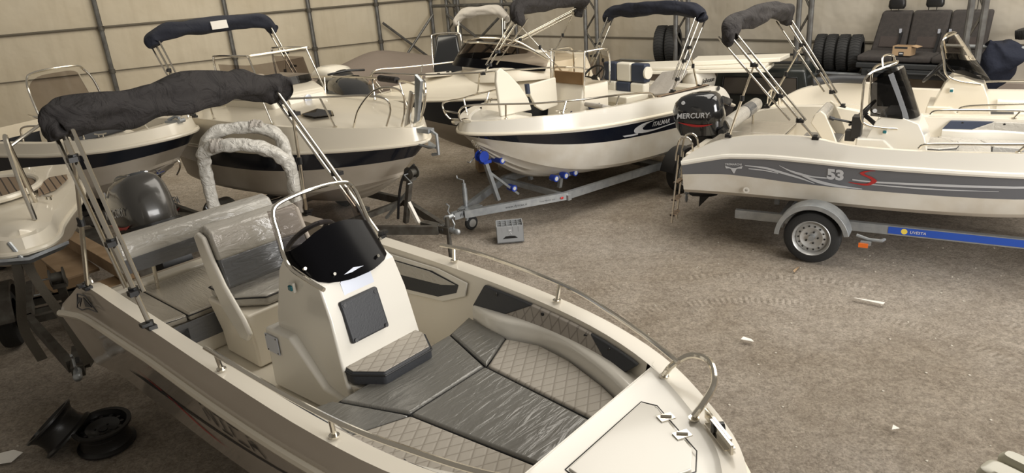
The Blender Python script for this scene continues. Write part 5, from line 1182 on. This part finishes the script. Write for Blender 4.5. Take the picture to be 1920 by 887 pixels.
MB().tube(cat([(-1.86, -.56, 1.50), (-1.98, -.54, 2.05), (-2.05, -.47, 2.25), (-2.05, -.36, 2.32), (-2.04, 0, 2.34), (-2.05, .36, 2.32), (-2.05, .47, 2.25), (-1.98, .54, 2.05), (-1.86, .56, 1.50)], 60), .017, 8).build('windscreen_frame', M['steel'], Cb)
for sd in (-1, 1):
    rail_obj(Cb, cat([(-.95, sd*.76, 1.48), (-.9, sd*.76, 1.64), (-.6, sd*.66, 1.69), (-.35, sd*.5, 1.72), (-.25, sd*.42, 1.68), (-.20, sd*.38, 1.54)], 40), [], .014, name='bow_rail')
    rail_obj(Cb, cat([(-1.9, sd*.9, 1.47), (-1.85, sd*.9, 1.66), (-1.5, sd*.88, 1.68), (-1.25, sd*.86, 1.6), (-1.2, sd*.85, 1.48)], 30), [], .014)
cleat(Cb, (-.75, -.66, 1.49), 20); cleat(Cb, (-.3, .36, 1.53), -50)
MB().box((-.10, 0, 1.56), (.25, .09, .03)).cyl((.03, -.05, 1.57), (.03, .05, 1.57), .03, 12).tube([(-.2, 0, 1.58), (-.1, .03, 1.62), (0, 0, 1.61)], .02, 8).build('anchor_roller', M['galv'], Cb)
MB().tube(cat([(-.22, 0, 1.02), (-.18, 0, .96), (-.2, 0, .88), (-.28, 0, .78)], 12), .012, 8).build('bow_chain', M['steel'], Cb)
Cb.scale = (.87, .87, .87)
trailer((-3.75, 8.55, 0), -20, 'dark trailer with a blue winch under the cream open-bow boat', 3.9, .72, .62, -2.9, .55, 'darksteel', rollers=False, prollers=False, jockey=False, fm='darksteel')

# ---------------------------------------------------------------- BOAT B (left edge, teak bow)
Bb = thing('motorboat', (-3.89, 5.386, .384), -52, 'cream boat with teak deck patches cut off by the left frame edge', 'boat', 'moored boats on trailers')
GB = [(-2.75, .78, 1.33), (-2.45, .80, 1.33), (-2.1, .78, 1.32), (-1.5, .66, 1.30), (-.95, .46, 1.28), (-.55, .33, 1.27), (-.25, .26, 1.26), (-.06, .15, 1.25), (0, 0, 1.25)]
bB = Boat(Bb, GB, [(-3.3, 1.14), (0, 1.12)], dict(sx=.9, w=.85, z=.7, rise=.3, p=2), dict(sx=.8, z=.5, rise=.4, p=3), .04)
bB.hull('hull', [.03], [M['cream'], M['cream'], M['underbody']], M['underbody']); bB.rubrail(M['cream'], .03)
Bb.scale = (.88, .88, .88); crowned_deck(bB, M['cream'], lambda u: .05, .07, .01)
MB().prism([(-1.15, .30, 1.345), (-1.35, .48, 1.33), (-1.75, .66, 1.34), (-1.95, .68, 1.345), (-1.85, .50, 1.37), (-1.5, .34, 1.37)], (0, 0, .012)).build('teak_patch', M['teak'], Bb)
m = MB(); P = [(-1.75+.62*math.cos(a), -.15+.5*math.sin(a), 1.385) for a in [2*math.pi*k/24 for k in range(24)]]; m.prism(P, (0, 0, .012)).build('teak_deck', M['teak'], Bb)
MB().tube([(x, y_, z+.01) for x, y_, z in [(-1.75+.66*math.cos(a), -.15+.54*math.sin(a), 1.385) for a in [2*math.pi*k/32 for k in range(33)]]], .035, 8).build('deck_coaming', M['cream'], Bb)
for dy in (.12,): MB().tube(cat([(-.35, .16, 1.3), (-.45, .14, 1.7), (-.52, .14, 2.0), (-.60, .15, 2.08), (-.70, .16, 2.0), (-.85, .2, 1.7), (-1.0, .25, 1.33)], 40), .022, 10).build('stern_rail', M['steel'], Bb)
MB().tube([(-.75, .16, 1.95), (-1.1, .55, 2.1), (-1.2, .62, 2.12)], .016, 8).build('rail_tube', M['steel'], Bb)
cleat(Bb, (-.95, .36, 1.33), 30)
MB().tube(cat([(-2.0, .75, 1.35), (-2.0, .75, 1.9), (-2.2, .6, 2.0), (-2.6, .55, 2.0)], 30), .016, 8).build('hand_rail', M['steel'], Bb)
MB().prism([(.02, -.3, 1.1), (.1, 0, 1.06), (.02, .34, 1.1), (-.05, .28, 1.04), (0, 0, 1.0), (-.05, -.25, 1.04)], (0, 0, .03)).tube([(-.15, -.1, 1.2), (-.02, -.1, 1.22), (.05, -.05, 1.08)], .02, 8).build('anchor', M['galv'], Bb)
trailer((-3.52, 4.98, 0), -62, 'rusty dark trailer with webbing straps in the lower left corner', 2.6, .6, .42, -2.1, .42, 'darksteel', jockey=False, winch='darksteel', fm='darksteel', rollers=False, prollers=False)
for i, (P, wd) in enumerate((([(-4.0, 5.42, 1.42), (-4.0, 5.35, 1.1), (-4.05, 5.3, .75), (-3.95, 5.25, .46)], .055), ([(-4.05, 5.5, 1.42), (-3.85, 5.35, 1.1), (-3.65, 5.25, .75), (-3.5, 5.12, .46)], .045), ([(-4.3, 5.3, 1.40), (-4.25, 5.2, 1.0), (-4.3, 5.1, .5)], .06))):
    P = cat(P, 16); rings = [[p+Vector((wd*.5, .02, 0)), p+Vector((wd*.5, .025, .004)), p+Vector((-wd*.5, -.02, 0)), p+Vector((-wd*.5, -.025, -.004))] for p in P]
    tag(MB().loft(rings).build('webbing_strap', M['strap']), ['grey webbing strap hanging from the teak-decked boat, middle one of three', 'webbing strap slanting right onto the dark trailer in the lower left', 'webbing strap hanging nearest the left frame edge'][i], 'strap')

# ---------------------------------------------------------------- BOAT E (big dark hull)
E5 = Vector((-1.967, 11.36, 0))
Eb = thing('motorboat', (E5.x, E5.y, 0), 185, 'large cabin motorboat with dark blue-black hull in the middle back', 'boat', 'moored boats on trailers')
GE = [(-3.35, 1.03, 1.64), (-3.1, 1.08, 1.62), (-2.7, 1.10, 1.58), (-2.0, 1.08, 1.54), (-1.3, .95, 1.53), (-.75, .70, 1.53), (-.35, .42, 1.53), (-.08, .15, 1.53), (0, 0, 1.53)]
bE = Boat(Eb, GE, [(-3.4, 1.58), (-2.4, 1.50), (0, 1.46)], dict(sx=.95, w=.84, z=.86, rise=.44, p=2.6), dict(sx=.93, z=.28, rise=.98, p=3), .04)
bE.hull('hull', [.05, .93], [M['cream'], M['cream'], M['darkhull'], M['underbody']], M['underbody']); bE.rubrail(M['cream'], .02)
def Eprof(u): return .02+.26*min(1, max(0, (1-u)/.55))**.8
crowned_deck(bE, M['cream'], Eprof, .22, .02)
m = MB().sloft([(-2.35, 0, 1.66, 1.0, .84), (-2.3, 0, 1.82, .92, .74), (-2.38, 0, 1.88, .84, .68), (-2.42, 0, 1.90, .74, .60)], 36, 2.6).build('cabin_top', M['cream'], Eb)
base = [(-3.4, .88, 1.80), (-2.9, .78, 1.84), (-2.35, .55, 1.90), (-2.1, .25, 1.92), (-2.05, 0, 1.92), (-2.1, -.25, 1.92), (-2.35, -.55, 1.90), (-2.9, -.78, 1.84), (-3.4, -.88, 1.80)]
base = [(x+.82, y_*.92, z-.03) for x, y_, z in base]
top_ = [(x-.22+(.15 if i in (0, 8) else 0), y_*.93, 2.22 if i not in (0, 8) else 1.92) for i, (x, y_, z) in enumerate(base)]
top_[1] = (top_[1][0], top_[1][1], 2.12); top_[7] = (top_[7][0], top_[7][1], 2.12)
mid = [tuple(lerp(Vector(a), Vector(b_), .36)) for a, b_ in zip(base, top_)]
windscreen(Eb, mid, top_, M['tint']); windscreen(Eb, base, mid, M['acrylic_black'], name='windscreen_lower')
MB().tube(cat(top_, 50), .016, 8).build('windscreen_frame', M['steel'], Eb)
for sd in (-1, 1):
    rail_obj(Eb, cat([(-3.2, sd*1.0, 1.66), (-3.15, sd*1.0, 1.78), (-2.6, sd*.98, 1.84), (-1.6, sd*.88, 1.84), (-.9, sd*.66, 1.84), (-.4, sd*.40, 1.86), (-.05, sd*.20, 1.88), (.05, sd*.16, 1.80), (-.08, sd*.14, 1.56)], 60), [((-2.7, sd*.98, 1.84), (-2.65, sd*.95, 1.57)), ((-1.6, sd*.88, 1.84), (-1.55, sd*.85, 1.55)), ((-.75, sd*.58, 1.85), (-.65, sd*.52, 1.55))], .0135, name='bow_rail')
MB().box((.05, 0, 1.72), (.10, .32, .025)).build('teak_bow_step', M['teak'], Eb, bevel=.004)
MB().box((-1.0, 0, 1.755), (.42, .42, .02)).build('deck_hatch', M['liner'], Eb, bevel=.01)
MB().box((-1.0, .05, 1.77), (.05, .05, .02)).box((-1.15, -.1, 1.77), (.05, .05, .02)).build('hatch_latch', M['black'], Eb)
WE = thing('outboard_motor', (.75, 14.1, 1.42), 20, 'white rounded outboard cowl behind the big cabin boat', 'outboard motor')
MB().sloft([(0, 0, -.08, .2, .15), (0, 0, .05, .22, .17), (0, 0, .22, .22, .17), (0, 0, .30, .18, .13), (0, 0, .33, .08, .06)], 26, 3.4).build('cowl', M['white'], WE)
MB().sloft([(0, 0, -1.0, .08, .05), (0, 0, -.3, .1, .07), (0, 0, -.06, .16, .12)], 18).build('midsection', M['grey'], WE)
MB().box((0, 0, -1.2), (.5, .5, .42)).build('motor_stand', M['darksteel'], WE)
bimini(Eb, -1.65, -2.9, .85, 1.80, (-2.85, 2.56), M['canvas_char'], .10, -.62, joint=.95, za=1.66, seed=44, rise=.10, sag=.10, pole_r=.012)
def blockstack(p, n, label):
    t = thing('support_block', p, 12, label, 'block', 'wooden blocks under the dark hull')
    for k in range(n): MB().box((0, 0, .11+.22*k), (.34, .30, .21)).build('timber', M['wood'], t, bevel=.006)
blockstack((-.35, 12.0, 0), 2, 'stacked timber block under the dark hull, behind the ITALMAR bow'); blockstack((.35, 12.1, 0), 2, 'stacked timber block under the dark hull, nearer the ITALMAR console')
blockstack((1.15, 12.1, 0), 2, 'stacked timber block under the stern of the dark hull')

# ---------------------------------------------------------------- JET SKI, TARPAULIN BOAT, BLACK CONSOLE BOAT
J = thing('jet_ski', (-2.85, 13.35, 1.06), -60, 'grey and white jet ski between the cabin boat and the dark hull', 'jet ski')
MB().sloft([(-1.3, 0, 0, .42, .20), (-.9, 0, 0, .5, .24), (0, 0, .02, .52, .26), (.7, 0, .04, .42, .24), (1.1, 0, .08, .2, .15), (1.25, 0, .10, .05, .06)], 26, 2.6, 'X').build('hull', M['jet_grey'], J)
MB().sloft([(-1.2, 0, .30, .24, .12), (-.7, 0, .38, .22, .16), (-.1, 0, .46, .20, .2), (.1, 0, .42, .2, .16)], 22, 2.4, 'X').build('seat', M['black'], J)
MB().sloft([(-1.25, 0, .48, .27, .10), (-.9, 0, .55, .3, .14), (-.4, 0, .56, .27, .14), (.0, 0, .50, .12, .08)], 22, 2.8, 'X').build('white_cover', M['white'], J)
MB().sloft([(-.2, 0, .34, .3, .22), (.3, 0, .36, .34, .22), (.7, 0, .26, .28, .18), (1.1, 0, .16, .12, .08)], 22, 2.4, 'X').build('front_cowl', M['gloss_black'], J)
MB().tube([(.1, -.35, .62), (.18, 0, .66), (.1, .35, .62)], .02, 8).build('handlebar', M['black'], J)
MB().box((0, .5, .14), (1.7, .12, .03)).box((0, -.5, .14), (1.7, .12, .03)).build('footrest', M['grey'], J)
m = MB().box((-.7, 0, -.62), (.08, .9, .8)).box((.6, 0, -.60), (.08, .9, .84)).box((-.05, 0, -.97), (1.4, .08, .1)); m.build('stand', M['darksteel'], J)
T = thing('covered_boat', (-2.35, 17.0, 0), 10, 'long boat hidden under a taupe tarpaulin by the left wall', 'boat')
secs = []
for i in range(21):
    f = i/20; x = lerp(-2.4, 2.5, f); zt = 1.25+interp([0, .15, .35, .42, .7, 1], [.05, .10, .52, .56, .22, .0], f); hw = interp([0, .08, .8, 1], [.7, 1.0, .95, .3], f)
    ring = [Vector((x, -hw*1.03, .45)), Vector((x, -hw, 1.18)), Vector((x, -hw*.55, lerp(1.18, zt, .55)+.02*math.sin(i*1.7))), Vector((x, 0, zt)), Vector((x, hw*.55, lerp(1.18, zt, .55)+.02*math.sin(i*1.3))), Vector((x, hw, 1.18)), Vector((x, hw*1.03, .45))]
    secs.append(ring)
MB().loft(secs).build('tarpaulin', M['canvas_taupe'], T, ang=60, sub=1)
MB().box((0, 0, .25), (3.6, 1.2, .5)).build('hull_bottom', M['underbody'], T, bevel=.1)
#K
K = thing('motorboat', (-.48, 13.35, 0), -97, 'dark outboard-powered boat with a light grey bimini behind the big cabin boat', 'boat', 'moored boats on trailers')
bK = Boat(K, [(-2.0, .8, 1.38), (-1.5, .82, 1.39), (-.9, .7, 1.4), (-.4, .4, 1.42), (0, 0, 1.42)], [(-2.0, 1.2), (0, 1.25)], dict(sx=.9, w=.88, z=.7, rise=.25), dict(sx=.85, z=.4, rise=.5), .03)
bK.hull('hull', [.03], [M['oldwhite'], M['oldwhite'], M['oldwhite']], M['underbody']); crowned_deck(bK, M['oldwhite'], lambda u: .04)
MB().loft([[Vector(p) for p in ((-1.05, -.88+k, z), (-.6+x1, -.85+k, z), (-.6+x1, -.32-k, z), (-1.05, -.30-k, z))] for z, x1, k in ((1.36, .1, -.04), (1.75, .02, .0), (2.10, -.12, .06), (2.14, -.16, .09))]).build('black_console_cover', M['gloss_black'], K, bevel=.04)
MB().tube(cat([(-.5, -.86, 1.4), (-.6, -.86, 2.05), (-.65, -.80, 2.17), (-.65, -.36, 2.17), (-.6, -.29, 2.05), (-.5, -.28, 1.4)], 40), .016, 8).build('console_frame', M['steel'], K)
bimini(K, -.9, -1.7, .48, 1.42, (-1.5, 2.36), M['canvas_grey'], .085, 0, joint=.75, seed=52, rise=.10, sag=.05, pole_r=.011)

# ---------------------------------------------------------------- DARK VEHICLE, JOHNSON OUTBOARD, CREAM PANELS
V = thing('parked_vehicle', (4.95, 13.05, 0), -33, 'dark boxy vehicle behind the sterns carrying cream boards on its roof', 'car')
MB().prism([(-.95, -1.1, .28), (.95, -1.1, .28), (.98, -1.12, .85), (.86, -1.02, 1.36), (-.86, -1.02, 1.36), (-.98, -1.12, .85)], (0, 1.1, 0)).build('body', M['car_dark'], V, bevel=.08); V.scale = (.85, .9, 1)
MB().prism([(-.74, -1.075, .92), (.74, -1.075, .92), (.70, -1.045, 1.20), (-.70, -1.045, 1.20)], (0, -.012, .002)).build('rear_window', M['car_glass'], V, bevel=.03)
MB().tube([(-.76, -1.09, .91), (.76, -1.09, .91), (.72, -1.055, 1.21), (-.72, -1.055, 1.21), (-.76, -1.09, .91)], .012, 8).build('window_seal', M['black'], V)
MB().box((0, -1.16, .45), (1.9, .14, .18)).build('bumper', M['seatframe'], V, bevel=.04)
for sd in (-1, 1):
    MB().box((sd*.86, -1.13, .72), (.14, .04, .2)).build('tail_light', M['red_dark'], V, bevel=.01)
    for yy in (-.72,): MB().lathe([(.05, -.1), (.30, -.1), (.33, -.06), (.33, .06), (.30, .1), (.05, .1)], (sd*.88, yy, .33), 'X', 30).build('wheel', M['rubber'], V)
MB().box((0, -1.135, .55), (.45, .01, .1)).build('number_plate', M['oldwhite'], V)
for sd in (-.6, .6): MB().cyl((-.7, sd, 1.40), (.7, sd, 1.40), .02, 8).build('roof_bar', M['black'], V)
def board(P, z, th, label, rz=-22):
    o = MB().prism([(x, y_, 0) for x, y_ in P], (0, 0, th)).build('cream_board', M['vinyl_white'], None, bevel=.012)
    o.location = (3.85, 12.35, z); o.rotation_euler = (0, 0, R(rz)); return tag(o, label, 'board', 'cream cushion boards on the vehicle roof')
pl = [(-1.0+1.0*math.cos(a)*1.0, -.35+.45*math.sin(a)) for a in [math.pi*(.5+k/12) for k in range(13)]]+[(.75, -.8), (.85, -.1), (.7, .1)]
board([(x*.95, y_) for x, y_ in pl], 1.425, .05, 'long rounded cream board lying undermost on the vehicle roof')
board([(x*.85+.05, y_*.9) for x, y_ in pl], 1.478, .05, 'rounded cream board in the middle of the roof pile')
board([(-.55, -.6), (.85, -.5), (1.05, .0), (-.45, .1)], 1.53, .07, 'straight cream board topmost on the vehicle roof', -16)
JO = MB().sloft([(-4.86, 0, 1.10, .24, .15), (-4.86, 0, 1.18, .30, .19), (-4.87, 0, 1.30, .31, .2), (-4.85, 0, 1.42, .27, .17), (-4.82, 0, 1.48, .2, .11), (-4.80, 0, 1.50, .08, .05)], 28, 3).build('outboard_motor', M['oldwhite'], F)
text_on('brand_lettering', 'Johnson', .10, planar((-4.68, .203, 1.26), (-1, 0, 0), (0, 0, 1)), M['decal_dark'], JO, shear=.25, bold=.002)
MB().sloft([(-4.80, 0, .15, .08, .04), (-4.83, 0, .6, .10, .06), (-4.84, 0, 1.12, .2, .12)], 20, 2.3).box((-4.60, 0, 1.0), (.18, .24, .3)).build('midsection', M['oldwhite'], JO)

# ---------------------------------------------------------------- WRAPPED ARCH
AR = thing('wrapped_roll_bar', (-3.0, 8.0, 0), 8, 'roll bar wrapped in white foam film standing behind the near boat', 'roll bar')
def wrap_tube(name, P, r, seed):
    m = MB().loft(lumpy(P, lambda f: r*1.15, .30, seed, 16, 90, 7)); return m.build(name, M['foam'], AR, ang=80)
wrap_tube('rear_hoop', [(-.46, .05, .02), (-.455, .05, .6), (-.45, .06, 1.2), (-.43, .09, 1.50), (-.34, .13, 1.67), (-.15, .16, 1.73), (.15, .16, 1.72), (.38, .13, 1.62), (.47, .09, 1.45), (.48, .06, 1.25)], .062, 2)
wrap_tube('front_hoop', [(.50, .0, .02), (.50, .0, .6), (.495, 0, 1.1), (.48, -.03, 1.30), (.38, -.07, 1.44), (.15, -.11, 1.56), (-.15, -.11, 1.60), (-.38, -.04, 1.55), (-.45, .03, 1.42)], .062, 5)
for c, a in (((-.22, -.1, 1.60), 0), ((.18, .16, 1.73), 0)): MB().loft(lumpy([Vector(c)+Vector((-.07, 0, 0)), Vector(c), Vector(c)+Vector((.07, 0, 0))], .07, .3, 8, 14, 10, 9)).build('tape_band', M['canvas_grey'], AR)

# ---------------------------------------------------------------- GROUND THINGS
CR = thing('bottle_crate', (-.19, 8.36, 0), 2, 'grey plastic bottle crate standing on the gravel by the jockey wheel', 'crate')
m = MB(); W_, D_, H_ = .34, .27, .22
m.box((W_/2, .006, H_/2), (W_, .012, H_)).box((W_/2, D_-.006, H_/2), (W_, .012, H_)).box((.006, D_/2, H_/2), (.012, D_, H_)).box((W_-.006, D_/2, H_/2), (.012, D_, H_)).box((W_/2, D_/2, .008), (W_, D_, .016)).build('crate_wall', M['crate'], CR, bevel=.004)
m = MB()
for k in range(1, 5): m.box((W_*k/5, D_/2, H_-.045), (.006, D_, .07))
for k in range(1, 4): m.box((W_/2, D_*k/4, H_-.045), (W_, .006, .07))
m.build('bottle_divider', M['crate'], CR)
MB().tube([(.08, -.001, .06), (.12, -.001, .085), (.22, -.001, .085), (.26, -.001, .06), (.08, -.001, .06)], .004, 6).prism([(.08, -.002, .06), (.26, -.002, .06), (.23, -.002, .088), (.17, -.002, .094), (.11, -.002, .088)], (0, .003, 0)).build('hand_hole', M['black'], CR)
MB().tube([(.155, -.003, .115), (.17, -.003, .14), (.185, -.003, .115)], .004, 6).box((.17, -.002, .165), (.035, .003, .018)).build('pale_mark', M['decal_light'], CR)
def steelrim(loc, rx, ry, rz, label, n):
    t = thing('steel_wheel_rim', loc, rz, label, 'wheel rim', 'black steel rims on the ground', rx=rx, ry=ry)
    MB().lathe([(.175, -.09), (.205, -.09), (.205, -.075), (.178, -.06), (.165, -.02), (.168, .04), (.185, .07), (.205, .08), (.205, .095), (.175, .095), (.168, .06), (.155, .03), (.155, -.03)], (0, 0, 0), 'Z', 44).build('rim_barrel', M['blackrim'], t)
    MB().lathe([(.168, .02), (.150, .045), (.12, .065), (.09, .05), (.06, .035), (.032, .035), (.03, .02), (.06, .02), (.12, .05), (.16, .01)], (0, 0, 0), 'Z', 44).build('rim_disc', M['blackrim'], t)
    m = MB()
    for k in range(12): a = 2*math.pi*k/12; m.cyl((.134*math.cos(a), .134*math.sin(a), .045), (.134*math.cos(a), .134*math.sin(a), .066), .014, 12)
    m.cyl((0, 0, .03), (0, 0, .04), .03, 16); m.islands('vent_hole', M['black'], t)
    m = MB()
    for k in range(4): a = 2*math.pi*k/4; m.cyl((.062*math.cos(a), .062*math.sin(a), .034), (.062*math.cos(a), .062*math.sin(a), .042), .008, 8)
    m.islands('bolt_hole', M['black'], t)
steelrim((-3.23, 4.66, .10), 3, 2, 0, 'black steel wheel rim lying flat on the ground, right of the pair', 0)
steelrim((-3.56, 4.66, .17), -8, -38, 20, 'black steel wheel rim leaning on the other, left of the pair', 1)
def scrap(p, poly, z, label, m='paper', nm='paper_scrap', ct='scrap', rz=0, grp='scraps on the gravel'):
    rr = random.Random(label); bmx = MB(); n = len(poly)
    top_ = [Vector((x, y_, .012+rr.uniform(0, .02))) for x, y_ in poly]; bmx.loft([[v-Vector((0, 0, .004)) for v in top_], top_])
    o = bmx.build(nm, M[m]); o.location = (p[0], p[1], z); o.rotation_euler = (0, 0, R(rz)); return tag(o, label, ct, grp)
scrap((3.36, 6.07), [(-.13, -.01), (.13, -.018), (.14, .008), (-.12, .02)], 0, 'long thin white strip on the gravel below the 53S trailer', rz=-35)
scrap((2.0, 5.5), [(-.05, -.02), (.06, -.02), (.04, .025), (-.03, .03)], 0, 'small white paper scrap mid-gravel right of the near boat', rz=-20)
scrap((2.58, 4.14), [(-.025, -.02), (.03, -.015), (.01, .03)], 0, 'tiny pale chip on the gravel nearest the bottom edge')
scrap((-3.96, 4.55), [(-.10, -.08), (.08, -.07), (.12, .03), (.03, .09), (-.07, .07)], 0, 'crumpled white paper at the left frame edge beside the rims', rz=10)
scrap((3.0, 6.9), [(-.08, -.008), (.08, -.008), (.07, .01), (-.07, .012)], 0, 'thin twig on the gravel under the 53S trailer', 'wood', 'twig', 'twig', 50)
scrap((-3.75, 5.0), [(-.07, -.04), (.07, -.04), (.07, .04), (-.07, .04)], 0, 'rusty brown brick fragment behind the black rims', 'red_dark', 'brick_piece', 'brick', 25)
# pale chips strewn over the gravel: nobody could count them
rr = random.Random(3); m = MB()
for k in range(420):
    x, y_ = rr.uniform(-4, 6.5), rr.uniform(3.2, 10.5); s_ = rr.uniform(.004, .012)
    m.ell((x, y_, .02*noise.noise(Vector((x, y_, 0))*.8)-.008), s_, s_*rr.uniform(.6, 1), s_*.5, 4)
tag(m.build('gravel_stones', mat('chips', (.50, .46, .39), .9)), 'pale stone chips scattered over the gravel', 'gravel', kind='stuff')
# planks and cartons left of the near boat
def box_thing(nm, c, d, rz, m, label, ct, rx=0, ry=0, grp=None):
    o = MB().box((0, 0, d[2]/2), d).build(nm, M[m], None, bevel=.004); o.location = c; o.rotation_euler = (R(rx), R(ry), R(rz)); return tag(o, label, ct, grp)
hd = -42
box_thing('wooden_plank', (-5.15, 7.62, .50), (1.7, .34, .03), hd-4, 'wood', 'wide raw plank lying lowest beside the near boat stern', 'plank', grp='planks by the stern')
box_thing('wooden_plank', (-4.80, 7.60, .53), (2.5, .15, .14), hd-2, 'wood', 'long square timber resting on the wide plank', 'plank', grp='planks by the stern')
box_thing('wooden_plank', (-4.58, 7.78, .50), (2.2, .22, .02), hd-2, 'darksteel', 'thin dark board behind the square timber', 'plank', grp='planks by the stern')
box_thing('carton', (-4.02, 6.78, .0), (.46, .36, .50), hd, 'card', 'brown cardboard carton under the plank end at the stern', 'box')
box_thing('carton', (-5.5, 8.1, .0), (.5, .4, .50), hd, 'card', 'brown cardboard carton further back under the planks', 'box')
# trailer carrying the near boat
ta = wpt(-2.355, 5.19, -42.24, 5.1)
trailer((ta[0], ta[1], 0), -42.24, 'dark trailer carrying the nearest boat, mostly hidden below its hull', 4.7, .62, .22, -2.3, .25, 'darksteel', jockey=False, post=False, rollers=False, fm='darksteel', wr=.22, wheel_y=.62)
# pale plastic thing at the lower right corner
pc = Vector((1.60, 1.88, 0))
PT = thing('outboard_cover', (1.56, 1.86, 1.54), -60, 'pale beige plastic cover poking in at the lower right corner', 'cover')
MB().sloft([(0, 0, -.25, .14, .09), (0, 0, -.02, .135, .085), (0, 0, .02, .12, .075), (0, 0, .035, .08, .05)], 28, 4).build('lower_shell', M['beige_plastic'], PT, bevel=.004)
MB().sloft([(.02, .13, -.2, .13, .05), (.02, .13, .03, .125, .048), (.02, .13, .055, .10, .035)], 24, 4).build('upper_shell', M['beige_plastic'], PT)
MB().box((.13, .05, -.03), (.05, .06, .1)).build('black_hinge', M['black'], PT, bevel=.01)
MB().sloft([(.20, .07, -.25, .05, .06), (.20, .07, -.02, .05, .06), (.20, .07, .0, .035, .045)], 20, 2.5).build('side_knob', M['beige_plastic'], PT)
PT.scale = (.62, .62, .62); MB().cyl((0, .05, -2.48), (0, .05, -.2), .05, 16).build('support_post', M['darksteel'], PT)
